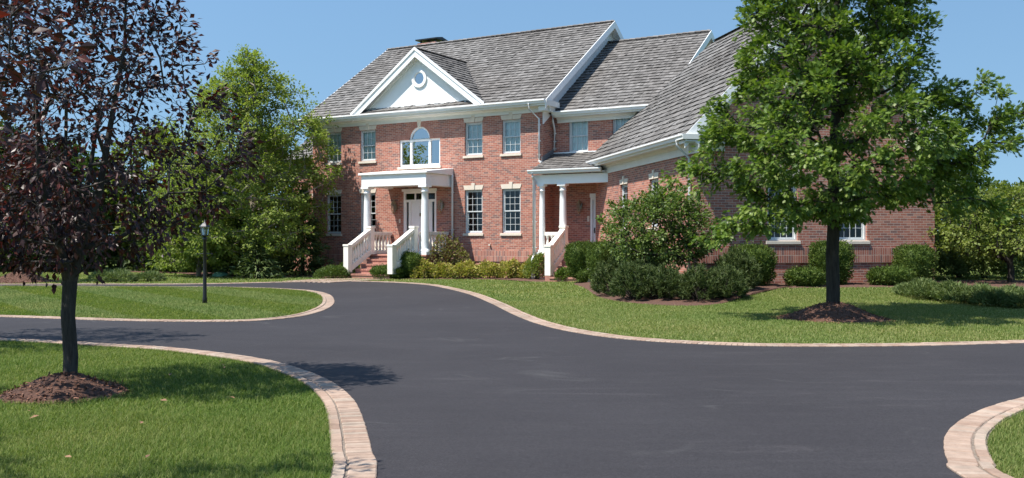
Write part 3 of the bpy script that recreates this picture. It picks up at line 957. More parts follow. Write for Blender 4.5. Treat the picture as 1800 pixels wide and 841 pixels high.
def window(base, cx_, z0, w, h, cols, rows, y=0.0, curtain=True, lintel=True, glass='glass', sill=True):
    key = (w, h, cols, rows)
    def frame():
        mb = MB()
        a, b_ = -w / 2, w / 2
        f = 0.045
        yo = 0.07
        mb.box(a, a + f, yo, yo + 0.09, 0, h); mb.box(b_ - f, b_, yo, yo + 0.09, 0, h)
        mb.box(a + f, b_ - f, yo, yo + 0.09, h - f, h); mb.box(a + f, b_ - f, yo, yo + 0.09, 0, f)
        mid = h * 0.5
        for zz0, zz1, yy in ((mid - 0.02, h - f, yo + 0.025), (f, mid + 0.02, yo + 0.055)):
            s = 0.042
            A, B = a + f + 0.001, b_ - f - 0.001
            zz0 += 0.001; zz1 -= 0.001
            mb.box(A, A + s, yy, yy + 0.028, zz0, zz1); mb.box(B - s, B, yy, yy + 0.028, zz0, zz1)
            mb.box(A + s, B - s, yy, yy + 0.028, zz0, zz0 + s); mb.box(A + s, B - s, yy, yy + 0.028, zz1 - s, zz1)
            A += s; B -= s; zz0 += s; zz1 -= s
            for k in range(1, cols):
                x = A + (B - A) * k / cols
                mb.box(x - 0.007, x + 0.007, yy + 0.004, yy + 0.024, zz0, zz1)
            for k in range(1, rows):
                z = zz0 + (zz1 - zz0) * k / rows
                mb.box(A, B, yy + 0.006, yy + 0.022, z - 0.007, z + 0.007)
        return mb.mesh('window', M['winframe'])
    def pane():
        mb = MB()
        a, b_ = -w / 2 + 0.05, w / 2 - 0.05
        for zz0, zz1, yy in ((h * 0.5, h - 0.05, 0.111), (0.05, h * 0.5, 0.141)):
            mb.poly([(a, yy, zz0), (b_, yy, zz0), (b_, yy, zz1), (a, yy, zz1)])
        return mb.mesh('pane', M[glass])
    def sill_m():
        mb = MB(); mb.prism([(-0.06, -0.10), (0.07, -0.10), (0.07, 0.0), (-0.06, -0.02)], -w / 2 - 0.06, w / 2 + 0.06)
        return mb.mesh('sill', M['stone'])
    def lint():
        mb = MB()
        t = 0.055
        for sx in (-1, 1):
            pts = [(sx * 0.055, h + 0.004), (sx * w / 2, h + 0.004), (sx * (w / 2 + t), h + 0.175), (sx * 0.07, h + 0.175)]
            if sx < 0:
                pts = pts[::-1]
            fr = [mb.vert((x, -0.022, z)) for x, z in pts]; bk = [mb.vert((x, 0.02, z)) for x, z in pts]
            mb.f.append(fr); mb.uv.append([(0, 0)] * 4); mb.sm.append(False)
            for k in range(4):
                j = (k + 1) % 4
                mb.f.append([fr[k], bk[k], bk[j], fr[j]]); mb.uv.append([(0, 0)] * 4); mb.sm.append(False)
        return mb.mesh('lintel', M['stone'])
    def keyst():
        mb = MB()
        pts = [(-0.052, h + 0.0), (0.052, h + 0.0), (0.082, h + 0.265), (-0.082, h + 0.265)]
        fr = [mb.vert((x, -0.045, z)) for x, z in pts]; bk = [mb.vert((x, 0.02, z)) for x, z in pts]
        mb.f.append(fr); mb.uv.append([(0, 0)] * 4); mb.sm.append(False)
        for k in range(4):
            j = (k + 1) % 4
            mb.f.append([fr[k], bk[k], bk[j], fr[j]]); mb.uv.append([(0, 0)] * 4); mb.sm.append(False)
        return mb.mesh('keystone', M['stone'])
    def curt():
        mb = MB()
        n = 40
        for k in range(n):
            xa, xb = -w / 2 + w * k / n, -w / 2 + w * (k + 1) / n
            ya, yb = 0.20 + 0.018 * math.sin(xa * 60), 0.20 + 0.018 * math.sin(xb * 60)
            mb.poly([(xa, ya, 0.02), (xb, yb, 0.02), (xb, yb, h - 0.02), (xa, ya, h - 0.02)])
        return mb.mesh('curtain', M['curtain'])
    Mx = base @ Matrix.Translation((cx_, y, z0))
    loc = Mx.to_translation()
    rz = Mx.to_euler().z
    wn = link('window', cached(('f',) + key, frame), house, loc, rz)
    link('pane', cached(('p', glass) + key, pane), wn)
    if sill:
        link('sill', cached(('s', w), sill_m), wn)
    if lintel:
        link('lintel', cached(('l', w, h), lint), wn)
        link('keystone', cached(('k', w, h), keyst), wn)
    if curtain:
        link('curtain', cached(('c', w, h), curt), wn)
    return wn

for c in WINDOWS_LOW:
    window(I4, c, LOWZ, WW, LOWH, 3, 3, curtain=False)
    window(I4, c, UPZ, WW, UPH, 3, 2)
window(I4, MAINL - 1.6, LOWZ, 0.8, LOWH, 3, 3, 2.2, curtain=False)
for c in RW:
    window(I4, c, UPZ, WW, 1.25, 3, 2, RV, lintel=False)
for c in FW:
    window(WM, c, 1.46, 0.90, 1.79, 4, 3, curtain=False)
for c in SIDEW:
    window(WL, -c, 1.85, 0.80, 1.47, 3, 3, curtain=False)

# -- arched window over the entrance
mb = MB()
y0, y1 = 0.05, 0.13
def bx(a, b_, c, d): mb.box(a, b_, y0, y1, c, d)
x0, x1 = UC - PW / 2, UC + PW / 2
bx(x0, x0 + 0.07, PB, PS); bx(x1 - 0.07, x1, PB, PS)
bx(x0 + 0.07, x1 - 0.07, PB, PB + 0.09)
bx(x0 + 0.07, UC - AR, PS - 0.07, PS); bx(UC + AR, x1 - 0.07, PS - 0.07, PS)
bx(UC - AR, UC - AR + 0.10, PB + 0.09, PS - 0.08); bx(UC + AR - 0.10, UC + AR, PB + 0.09, PS - 0.08)
mb.box(UC - AR, UC + AR, y0 - 0.02, y1, PS - 0.08, PS + 0.02)
for k in range(NA):
    a0, a1 = math.pi * k / NA, math.pi * (k + 1) / NA
    def Q(r, a, y): return (UC + r * math.cos(a), y, PS + 0.0 + r * math.sin(a))
    mb.poly([Q(AR, a0, y0), Q(AR, a1, y0), Q(AR - 0.07, a1, y0), Q(AR - 0.07, a0, y0)])
    mb.poly([Q(AR - 0.07, a0, y0), Q(AR - 0.07, a1, y0), Q(AR - 0.07, a1, y1), Q(AR - 0.07, a0, y1)])
aw = mb.build('arched_window', M['white'], house)
for a, b_ in ((x0 + 0.07, UC - AR), (UC - AR + 0.10, UC + AR - 0.10), (UC + AR, x1 - 0.07)):
    mb = MB(); mb.poly([(a, 0.10, PB + 0.09), (b_, 0.10, PB + 0.09), (b_, 0.10, PS - 0.07), (a, 0.10, PS - 0.07)]); mb.build('pane', M['glass_sky'], aw)
mb = MB(); mb.poly([(UC + (AR - 0.07) * math.cos(a), 0.10, PS + 0.02 + (AR - 0.07) * math.sin(a) * 0.97) for a in np.linspace(0, math.pi, 17)]); mb.build('pane', M['glass_sky'], aw)
mb = MB(); mb.box(x0 - 0.06, x1 + 0.06, -0.07, 0.05, PB - 0.10, PB - 0.002); mb.build('sill', M['stone'], aw)
mb = MB()
for k in range(15):                          # radial arch bricks
    a0, a1 = math.pi * k / 15 + 0.012, math.pi * (k + 1) / 15 - 0.012
    def Q(r, a, y): return (UC + r * math.cos(a), y, PS + r * math.sin(a))
    mb.poly([Q(AR + 0.005, a0, -0.012), Q(AR + 0.21, a0, -0.012), Q(AR + 0.21, a1, -0.012), Q(AR + 0.005, a1, -0.012)][::-1])
    mb.poly([Q(AR + 0.21, a0, -0.012), Q(AR + 0.21, a0, 0.002), Q(AR + 0.21, a1, 0.002), Q(AR + 0.21, a1, -0.012)])
mb.build('brick_arch', M['step'], aw)
for sx in (-1, 1):
    mb = MB()
    a, b_ = sorted((UC + sx * (AR + 0.22), UC + sx * (PW / 2 + 0.22)))
    n = 7
    for k in range(n):
        p, q = a + (b_ - a) * k / n + 0.005, a + (b_ - a) * (k + 1) / n - 0.005
        mb.box(p, q, -0.012, 0.002, PS + 0.004, PS + 0.21)
    mb.build('flat_arch', M['step'], aw)
mb = MB()
pts = [(-0.06, PS + AR - 0.02), (0.06, PS + AR - 0.02), (0.10, PS + AR + 0.26), (-0.10, PS + AR + 0.26)]
fr = [mb.vert((UC + x, -0.05, z)) for x, z in pts]; bk = [mb.vert((UC + x, 0.02, z)) for x, z in pts]
for f in (fr, [fr[0], bk[0], bk[1], fr[1]], [fr[1], bk[1], bk[2], fr[2]], [fr[2], bk[2], bk[3], fr[3]], [fr[3], bk[3], bk[0], fr[0]]):
    mb.f.append(f); mb.uv.append([(0, 0)] * 4); mb.sm.append(False)
mb.build('keystone', M['stone'], aw)

# -- front door with sidelights and transom
mb = MB()
a, b_ = UC - DOORW / 2, UC + DOORW / 2
y0, y1 = 0.03, 0.12
mb.box(a, a + 0.09, y0, y1, DOORZ, DOORT); mb.box(b_ - 0.09, b_, y0, y1, DOORZ, DOORT)
mb.box(a + 0.09, b_ - 0.09, y0, y1, DOORT - 0.10, DOORT)
mb.box(a + 0.09, b_ - 0.09, y0, y1, 3.00, 3.10)
DW = 0.46
for s in (-1, 1):
    e0, e1 = sorted((UC + s * DW, UC + s * (DW + 0.08)))
    mb.box(e0, e1, y0, y1, DOORZ, 3.00)
    g0, g1 = sorted((UC + s * (DW + 0.08), UC + s * (DOORW / 2 - 0.09)))
    mb.box(g0, g1, y0 + 0.02, y1, DOORZ, 1.45)
    mb.box(g0, g0 + 0.045, y0 + 0.02, y1, 1.45, 3.0); mb.box(g1 - 0.045, g1, y0 + 0.02, y1, 1.45, 3.0)
for x in (UC - 0.25, UC + 0.25):
    mb.box(x - 0.03, x + 0.03, y0 + 0.01, y1, 3.10, DOORT - 0.10)
mb.box(a - 0.03, b_ + 0.03, -0.06, y0 - 0.002, DOORT - 0.02, DOORT + 0.08)
ds = mb.build('door_surround', M['white'], house)
for s in (-1, 1):
    g0, g1 = sorted((UC + s * (DW + 0.08), UC + s * (DOORW / 2 - 0.09)))
    mb = MB(); mb.poly([(g0, 0.09, 1.45), (g1, 0.09, 1.45), (g1, 0.09, 3.0), (g0, 0.09, 3.0)]); mb.build('sidelight', M['glass'], ds)
mb = MB(); mb.poly([(a + 0.09, 0.09, 3.10), (b_ - 0.09, 0.09, 3.10), (b_ - 0.09, 0.09, DOORT - 0.1), (a + 0.09, 0.09, DOORT - 0.1)]); mb.build('transom_pane', M['glass'], ds)
mb = MB()
mb.box(UC - DW + 0.002, UC + DW - 0.002, 0.07, 0.11, DOORZ, 2.998)
for xx in (-0.23, 0.23):
    for z0_, z1_ in ((1.05, 1.45), (1.57, 2.25), (2.37, 2.85)):
        mb.box(UC + xx - 0.16, UC + xx + 0.16, 0.055, 0.069, z0_, z1_)
door = mb.build('front_door', M['white'], house)
mb = MB(); mb.tube([(UC + 0.38, 0.03, 1.75), (UC + 0.38, 0.01, 1.85), (UC + 0.38, 0.03, 1.95)], 0.02, 8); mb.box(UC + 0.35, UC + 0.41, 0.045, 0.068, 1.70, 2.05); mb.build('handle', M['brass'], door)
mb = MB(); mb.box(UC - 0.03, UC + 0.03, 0.03, 0.054, 2.42, 2.55); mb.build('knocker', M['brass'], door)

# -- entrance canopy
CU0, CU1, CVF = UC - 1.60, UC + 1.56, -1.72
mb = MB()
mb.box(CU0, CU1, CVF, CVF + 0.28, 3.56, 4.02)
mb.box(CU0, CU0 + 0.28, CVF + 0.28, -0.003, 3.56, 4.02); mb.box(CU1 - 0.28, CU1, CVF + 0.28, -0.003, 3.56, 4.02)
mb.box(CU0 + 0.28, CU1 - 0.28, CVF + 0.28, -0.003, 3.62, 3.66)
mb.prism([(CVF - 0.09, 4.022), (-0.003, 4.022), (-0.003, 4.30), (CVF - 0.09, 4.10)], CU0 - 0.10, CU1 + 0.10)
mb.prism([(CVF - 0.002, 3.97), (CVF - 0.04, 4.02), (CVF - 0.002, 4.02)], CU0, CU1)
mb.build('canopy', M['white'], house, 0.01)
def column(name, u, v, z0, z1, r, plinth, parent_mat='white'):
    mb = MB()
    s = r * 1.45
    prof = [(r * 1.34, z0 + 0.11), (r * 1.38, z0 + 0.14), (r * 1.32, z0 + 0.18), (r * 1.08, z0 + 0.20), (r * 1.0, z0 + 0.26)]
    for t in np.linspace(0.1, 1, 7):
        prof.append((r * (1 - 0.17 * t ** 1.6), z0 + 0.26 + (z1 - z0 - 0.52) * t))
    prof += [(r * 0.95, z1 - 0.25), (r * 0.95, z1 - 0.22), (r * 0.84, z1 - 0.21), (r * 0.84, z1 - 0.13), (r * 1.05, z1 - 0.09), (r * 1.12, z1 - 0.075)]
    mb.lathe(prof, u, v, 22)
    mb.box(u - s, u + s, v - s, v + s, z0, z0 + 0.109)
    mb.box(u - r * 1.2, u + r * 1.2, v - r * 1.2, v + r * 1.2, z1 - 0.074, z1 - 0.002)
    return mb.build(name, M[parent_mat], house)
column('column', CU0 + 0.17, CVF + 0.17, 0.90, 3.56, 0.155, True)
column('column', CU1 - 0.17, CVF + 0.17, 0.90, 3.56, 0.155, True)

# landing and steps
mb = MB()
mb.box(CU0 - 0.02, CU1 + 0.02, CVF - 0.04, -0.035, -0.3, 0.83)
mb.build('porch_base', M['brick'], house)
mb = MB(); mb.box(CU0 - 0.06, CU1 + 0.06, CVF - 0.08, -0.034, 0.832, 0.90); mb.build('porch_slab', M['step'], house, 0.01)
SU0, SU1 = UC - 0.98, UC + 0.95
mb = MB()
for k in range(5):                           # brick treads, each a course of headers
    zt = 0.72 - k * 0.18 + 0.0
    vf = CVF - 0.08 - (k + 1) * 0.345
    if zt < 0.05:
        break
    w = 0.105
    x = SU0
    while x < SU1 - 0.02:
        e = min(x + w - 0.006, SU1)
        mb.box(x, e, vf - 0.02, vf + 0.36, zt - 0.065, zt)
        x += w
    mb.box(SU0 + 0.005, SU1 - 0.005, vf + 0.005, CVF - 0.085, zt - 0.25 if zt > 0.3 else -0.2, zt - 0.067)
mb.build('steps', M['step'], house)

def baluster_prof(z0, z1, r):
    L = z1 - z0
    return [(r * 0.9, z0), (r * 0.9, z0 + 0.08 * L), (r * 0.55, z0 + 0.11 * L), (r * 0.95, z0 + 0.28 * L), (r * 0.9, z0 + 0.40 * L), (r * 0.45, z0 + 0.68 * L), (r * 0.42, z0 + 0.80 * L),
            (r * 0.7, z0 + 0.84 * L), (r * 0.5, z0 + 0.87 * L), (r * 0.85, z0 + 0.92 * L), (r * 0.85, z1)]
def balustrade(u0, v0, z0, u1, v1, z1, hgt=0.92, n=6, w=0.17, ends=(True, True), post=0.19, base_h=0.12):
    """rail, plinth, posts and turned balusters between two floor points"""
    mb = MB()
    d = Vector((u1 - u0, v1 - v0, 0)); L = d.length; d.normalize()
    rot = Matrix.Translation((u0, v0, 0)) @ Matrix.Rotation(math.atan2(d.y, d.x), 4, 'Z')
    mb.M = rot
    def bar(zo, h, ww):
        a = [(0, -ww / 2, z0 + zo), (L, -ww / 2, z1 + zo), (L, -ww / 2, z1 + zo + h), (0, -ww / 2, z0 + zo + h)]
        b2 = [(x, ww / 2, z) for x, y, z in a]
        i = [mb.vert(p) for p in a + b2]
        for f in ((0, 1, 2, 3), (7, 6, 5, 4), (0, 4, 5, 1), (2, 6, 7, 3), (1, 5, 6, 2), (3, 7, 4, 0)):
            mb.f.append([i[k] for k in f]); mb.uv.append([(0, 0)] * 4); mb.sm.append(False)
    bar(0.0, base_h, w)
    if not any(ends):
        plinth = mb.build('plinth', M['cast'], house, 0.006)
        mb = MB(rot)
    bar(hgt - 0.13, 0.13, w)
    for e, x, z in ((ends[0], 0, z0), (ends[1], L, z1)):
        if e:
            mb.box(x - post / 2, x + post / 2, -post / 2, post / 2, z - 0.02, z + hgt - 0.02)
            mb.box(x - post / 2 - 0.02, x + post / 2 + 0.02, -post / 2 - 0.02, post / 2 + 0.02, z + hgt - 0.018, z + hgt + 0.055)
    bl = mb.build('balustrade', M['cast'], house, 0.006)
    for k in range(n):
        t = (k + 0.5 + (0.3 if ends[0] else 0)) / (n + 0.3 * (ends[0] + ends[1]))
        z = z0 + (z1 - z0) * t
        mb = MB(rot)
        mb.lathe(baluster_prof(z + base_h - 0.03, z + hgt - 0.11, 0.088), L * t, 0, 10)
        mb.build('baluster', M['cast'], bl)
    return bl
VB = CVF - 0.02
SLV = CVF - 0.08 - 4 * 0.345 + 0.02
for u in (SU0 - 0.09, SU1 + 0.09):
    balustrade(u, SLV, 0.22, u, VB - 0.06, 0.92, 1.02, 8, 0.20, (True, True), 0.24, 0.24)
balustrade(SU1 + 0.20, CVF + 0.17, 0.902, CU1 - 0.40, CVF + 0.17, 0.902, 0.88, 1, 0.16, (False, False))
balustrade(CU0 + 0.40, CVF + 0.17, 0.902, SU0 - 0.20, CVF + 0.17, 0.902, 0.88, 1, 0.16, (False, False))
for u in (CU0 + 0.17, CU1 - 0.17):
    balustrade(u, CVF + 0.40, 0.902, u, -0.04, 0.902, 0.88, 6, 0.16, (False, False))

# wall lanterns
def lantern(base, u, y, z, sc=1.0):
    mb = MB(base)
    s = sc
    mb.box(u - 0.05 * s, u + 0.05 * s, y - 0.03, y - 0.002, z - 0.08 * s, z + 0.10 * s)
    mb.tube([(u, y - 0.03, z + 0.02), (u, y - 0.10, z + 0.12 * s), (u, y - 0.17, z + 0.22 * s)], 0.012, 6)
    mb.lathe([(0.085 * s, z - 0.20 * s), (0.03 * s, z - 0.26 * s), (0.01, z - 0.30 * s)][::-1], u, y - 0.17, 6)
    mb.lathe([(0.125 * s, z + 0.14 * s), (0.10 * s, z + 0.19 * s), (0.04 * s, z + 0.25 * s), (0.012, z + 0.30 * s)], u, y - 0.17, 6)
    for k in range(6):
        an = math.pi * k / 3
        mb.tube([(u + 0.085 * s * math.cos(an), y - 0.17 + 0.085 * s * math.sin(an), z - 0.20 * s), (u + 0.115 * s * math.cos(an), y - 0.17 + 0.115 * s * math.sin(an), z + 0.14 * s)], 0.008, 5)
    l = mb.build('wall_lantern', M['brass'], house)
    mb = MB(base); mb.lathe([(0.08 * s, z - 0.20 * s), (0.11 * s, z + 0.139 * s)], u, y - 0.17, 6); mb.build('lantern_glass', M['lampglass'], l)
lantern(I4, UC - 1.18, 0, 2.80, 1.0); lantern(I4, UC + 1.14, 0, 2.80, 1.0)
lantern(I4, 1.18, RV, 2.70, 0.95)
mb = MB(); mb.box(UC - 1.03, UC - 0.95, -0.02, -0.002, 2.15, 2.32); mb.build('doorbell_plate', M['stone'], house)
mb = MB(); mb.box(1.44, 1.53, RV - 0.02, RV - 0.002, 2.15, 2.36); mb.build('intercom', M['stone'], house)

# -- side porch between main block and wing
PV = -0.72
mb = MB(); roof_slope(mb, (0.02, PV - 0.24, 3.98), (1, 0, 0), (0, RV - 0.004 - PV + 0.24, 0.76), 2.75, math.hypot(RV - PV + 0.236, 0.76), 0.22, 0.03); mb.build('porch_roof', M['shake'], house)
mb = MB()
mb.box(0.02, 3.1, PV - 0.05, PV + 0.19, 3.50, 3.80); mb.box(0.02, 3.1, PV - 0.05, RV - 0.003, 3.802, 3.84); mb.box(0.02, 0.2, PV + 0.19, -0.004, 3.50, 3.80)
mb.poly([(0.021, PV - 0.2, 3.90), (0.021, -0.004, 3.90), (0.021, -0.004, 4.2)][::-1])
mb.build('porch_beam', M['white'], house)
mb = MB()
zt = 4.02; ye = PV - 0.22; g = 0.13
mb.prism([(ye, zt - 0.14), (ye, zt), (ye - g, zt), (ye - g, zt - 0.045), (ye - g + 0.035, zt - 0.075), (ye - 0.075, zt - 0.14)][::-1], -0.05, 2.9)
mb.box(0.0, 3.0, ye + 0.002, PV - 0.052, zt - 0.15, zt - 0.12)
mb.build('gutter', M['gutter'], house)
column('column', 0.36, PV + 0.07, 0.90, 3.50, 0.115, False)
column('column', 1.22, PV + 0.07, 0.90, 3.50, 0.135, False)
mb = MB(); mb.box(0.02, 3.4, PV - 0.12, RV - 0.03, -0.3, 0.83); mb.build('porch_base', M['brick'], house)
mb = MB(); mb.box(0.0, 3.4, PV - 0.16, RV - 0.03, 0.832, 0.90); mb.build('porch_slab', M['step'], house)
mb = MB()
for k in range(4):
    zt = 0.72 - k * 0.18
    vf = PV - 0.16 - (k + 1) * 0.30
    mb.box(1.42, 3.6 + 0.25 * k, vf, vf + 0.32, zt - 0.06, zt)
    mb.box(1.43, 3.6 + 0.25 * k, vf + 0.03, PV - 0.165, -0.2, zt - 0.062)
mb.build('steps', M['step'], house)
balustrade(1.34, PV - 0.16 - 1.05, 0.24, 1.34, PV - 0.10, 0.92, 1.0, 7, 0.20, (True, True), 0.23, 0.24)
balustrade(0.50, PV + 0.07, 0.902, 1.06, PV + 0.07, 0.902, 0.85, 3, 0.15, (False, False))
mb = MB(); mb.box(1.24, 1.44, PV - 0.16 - 1.17, PV - 0.9, -0.2, 0.21); mb.build('newel_base', M['step'], house)
mb = MB(); mb.box(1.58, 1.66, RV - 0.03, RV + 0.1, 0.9, 3.05); mb.box(1.66, 2.50, RV - 0.03, RV + 0.1, 2.97, 3.05); mb.box(1.56, 2.5, RV - 0.05, RV - 0.004, 3.052, 3.2)
sd = mb.build('door_surround', M['white'], house)
mb = MB(); mb.box(1.662, 2.5, RV + 0.03, RV + 0.07, 0.9, 2.968); sdoor = mb.build('side_door', M['white'], house)
mb = MB(); mb.tube([(1.75, RV - 0.01, 1.72), (1.75, RV - 0.04, 1.82), (1.75, RV - 0.01, 1.92)], 0.022, 8); mb.build('handle', M['black'], sdoor)
# stepped flashing against the side wall, and apron flashing
mb = MB()
for k in range(7):
    v0 = -0.05 + k * 0.135
    z = 3.98 + (v0 - (PV - 0.24)) / (RV - PV + 0.24) * 0.76
    mb.box(0.003, 0.02, v0, v0 + 0.15, z, z + 0.24)
mb.build('flashing', M['lead'], house)
mb = MB(); mb.box(0.02, 3.0, RV - 0.03, RV - 0.003, 4.72, 4.80); mb.build('flashing', M['gutter'], house)

# downspouts
def downspout(pts, w=0.075):
    mb = MB()
    mb.tube(pts, w / 2, 8)
    for p, q in zip(pts[-2:], pts[-1:]):
        L = Vector(q) - Vector(p)
        for t in (0.15, 0.55, 0.9):
            c = Vector(p) + L * t
            mb.box(c.x - w * 0.62, c.x + w * 0.62, c.y - 0.01, c.y + 0.06, c.z - 0.02, c.z + 0.02)
    return mb.build('downspout', M['gutter'], house)
gy = -OV - 0.07
downspout([(-0.30, gy, EAVEZ - 0.08), (-0.30, gy, EAVEZ - 0.28), (-0.09, -0.07, EAVEZ - 0.62), (-0.09, -0.07, 4.50)])
downspout([(-0.09, -0.07, 4.50), (-0.085, -0.075, 4.42), (0.06, -0.14, 4.33)])
downspout([(0.22, 0.43, REZ - 0.08), (0.22, 0.43, REZ - 0.30), (0.10, 0.80, REZ - 0.62), (0.10, 0.80, 4.86)])
downspout([(0.137, PV - 0.27, 3.9), (0.137, PV - 0.25, 3.78), (0.137, PV - 0.13, 3.62), (0.137, PV - 0.13, 0.92)], 0.125)
downspout([(0.137, PV - 0.13, 0.92), (0.137, PV - 0.22, 0.8), (0.137, PV - 0.22, 0.05)], 0.125)
downspout([(CU1 + 0.12, -0.10, 4.02), (CU1 + 0.10, -0.08, 3.9), (CU1 + 0.10, -0.08, 0.2)], 0.08)
def wpt(x, y, z):
    p = WM @ Vector((x, y, z)); return (p.x, p.y, p.z)
downspout([wpt(-WOV - 0.07, 0.05, WEZ - 0.08), wpt(-WOV - 0.07, 0.05, WEZ - 0.22), wpt(-0.06, 0.10, WEZ - 0.55), wpt(-0.06, 0.10, 0.25)], 0.085)
# hose bib on the brick
mb = MB(); mb.box(-2.32, -2.26, -0.08, -0.002, 1.24, 1.30); mb.build('tap', M['stone'], house)

#PART2
# ------------------------------------------------------------------ vegetation helpers
def unit(a):
    return a / (np.linalg.norm(a, axis=1)[:, None] + 1e-9)

LEAF = {
    # folded pointed leaf: base, sides, tip (lies along +x, normal +z)
    'leaf': (np.array([(0, 0, 0), (0.45, 0.26, 0.07), (1, 0, -0.05), (0.45, -0.26, 0.07), (0.5, 0, 0.0)]), np.array([(0, 4, 1), (4, 2, 1), (0, 3, 4), (4, 3, 2)])),
    'round': (np.array([(0, 0, 0), (0.35, 0.34, 0.05), (0.8, 0.26, 0.03), (1, 0, -0.05), (0.8, -0.26, 0.03), (0.35, -0.34, 0.05)]), np.array([(0, 2, 1), (0, 3, 2), (0, 4, 3), (0, 5, 4)])),
    'needle': (np.array([(0, -0.10, 0), (0, 0.10, 0), (1, 0, 0.0)]), np.array([(0, 2, 1)])),
    'blade': (np.array([(0, -0.16, 0), (0.55, -0.13, 0.03), (1, 0, -0.02), (0.55, 0.13, 0.03), (0, 0.16, 0)]), np.array([(0, 1, 3), (0, 3, 4), (1, 2, 3)])),
}
# lobed oak leaf as a fan round its midrib
ol = [(0, 0), (0.12, 0.05), (0.18, 0.24), (0.27, 0.07), (0.38, 0.38), (0.48, 0.10), (0.62, 0.40), (0.68, 0.10), (0.84, 0.22), (0.85, 0.07), (1.0, 0.0)]
ov_ = [(x, y, 0.10 * abs(y)) for x, y in ol] + [(x, -y, 0.10 * abs(y)) for x, y in ol[1:-1][::-1]] + [(0.3, 0, 0), (0.72, 0, 0)]
nO = len(ov_) - 2
ofc = []
for k in range(nO):
    j = (k + 1) % nO
    c = nO if (ov_[k][0] + ov_[j][0]) / 2 < 0.5 else nO + 1
    ofc.append((c, j, k))
ofc += [(nO, nO + 1, 5), (nO, nO - 5, nO + 1)]
LEAF['oak'] = (np.array(ov_), np.array(ofc))

def leaves(name, pos, xdir, nrm, size, kind, mat, parent=None, width=1.0):
    """one mesh of many leaves: base points, directions, normals, lengths"""
    T, F = LEAF[kind]
    n = len(pos)
    x = unit(xdir)
    y = unit(np.cross(nrm, x))
    z = np.cross(x, y)
    s = size[:, None, None]
    V = pos[:, None, :] + s * (T[None, :, 0:1] * x[:, None, :] + T[None, :, 1:2] * width * y[:, None, :] + T[None, :, 2:3] * z[:, None, :])
    FF = F[None] + (np.arange(n) * len(T))[:, None, None]
    return link(name, np_mesh(name, V.reshape(-1, 3), FF.reshape(-1, 3), mat), parent)

def cluster_leaves(C, Rd, per, kind, mat, parent, size, r, flat=0.6, droop=0.0, centre=None, up=0.7, name='crown', width=1.0, twigs=0, twig_mat=None):
    """leaves gathered round twig ends C"""
    n = len(C)
    k = np.repeat(np.arange(n), per)
    g = r.normal(size=(len(k), 3))
    g = unit(g) * (r.random((len(k), 1)) ** 0.6)
    g[:, 2] *= flat
    if twigs:                                # leaves sit along short twigs that fan out from each branch end
        tw = unit(r.normal(size=(n, twigs, 3)).reshape(-1, 3) + np.repeat(unit(C - (centre if centre is not None else C.mean(0))), twigs, axis=0) * 0.7 + np.array([0, 0, 0.25])).reshape(n, twigs, 3)
        tw[:, :, 2] *= flat
        which = r.integers(0, twigs, len(k))
        g = tw[k, which] * (0.15 + 0.95 * r.random((len(k), 1))) + r.normal(size=(len(k), 3)) * 0.16
        V, Fq = [], []
        A = np.repeat(C, twigs, axis=0); B = A + (tw * Rd[:, None, None]).reshape(-1, 3) * 1.02
        d = unit(B - A); u = unit(np.cross(d, np.array([0.31, 0.77, 0.55]))); w = np.cross(d, u)
        tr_ = 0.0035
        rings = [A + tr_ * u, A - tr_ * 0.5 * u + tr_ * 0.87 * w, A - tr_ * 0.5 * u - tr_ * 0.87 * w, B]
        VV = np.stack(rings, 1).reshape(-1, 3)
        FF = (np.arange(len(A))[:, None, None] * 4 + np.array([[0, 1, 3], [1, 2, 3], [2, 0, 3]])[None]).reshape(-1, 3)
        to = link('twigs', np_mesh('twigs', VV, FF, twig_mat or M['bark']), parent)
        to['kind'] = 'stuff'
    pos = C[k] + g * Rd[k][:, None]
    out = unit(pos - (centre if centre is not None else C.mean(0)))
    xd = unit(g) * 0.8 + out * 0.5 + r.normal(size=(len(k), 3)) * 0.45
    xd[:, 2] -= droop
    nr = np.array([0, 0, up]) + out * 0.45 + r.normal(size=(len(k), 3)) * 0.5
    sz = size * r.uniform(0.65, 1.2, len(k))
    return leaves(name, pos, xd, nr, sz, kind, mat, parent, width)

def skeleton(trunk, targets, r, r_tip=0.006, bend=0.12, power=2.2, seg=0.35, upbias=0.25, min_h=0.0, tpar=None):
    """branches grown from trunk points to every target; returns tube mesh data"""
    P = [np.array(p, float) for p in trunk]
    par = list(tpar) if tpar else [-1] + list(range(len(trunk) - 1))
    load = [0.0] * len(P)
    base = P[0]
    axis = np.array([base[0], base[1]])
    order = np.argsort(np.linalg.norm(targets - np.array(trunk[len(trunk) // 2]), axis=1))
    for t in targets[order]:
        A = np.array(P)
        d = np.linalg.norm(A - t, axis=1)
        pen = np.maximum(0, A[:, 2] - t[2] + upbias * d) * 1.2 + np.where(A[:, 2] < min_h, 50, 0)
        i = int(np.argmin(d + pen))
        m = max(1, int(round(d[i] / seg)))
        p0 = A[i]
        off = r.normal(size=3) * bend * d[i]
        off[2] = abs(off[2]) * -0.6
        last = i
        for s in range(1, m + 1):
            f = s / m
            q = p0 + (t - p0) * f + off * math.sin(math.pi * f) * 0.6
            P.append(q); par.append(last); load.append(0.0)
            last = len(P) - 1
        load[last] += 1.0
    for i in range(len(P) - 1, 0, -1):
        load[par[i]] += load[i]
    rad = [r_tip * max(1.0, l) ** (1 / power) for l in load]
    return P, par, rad

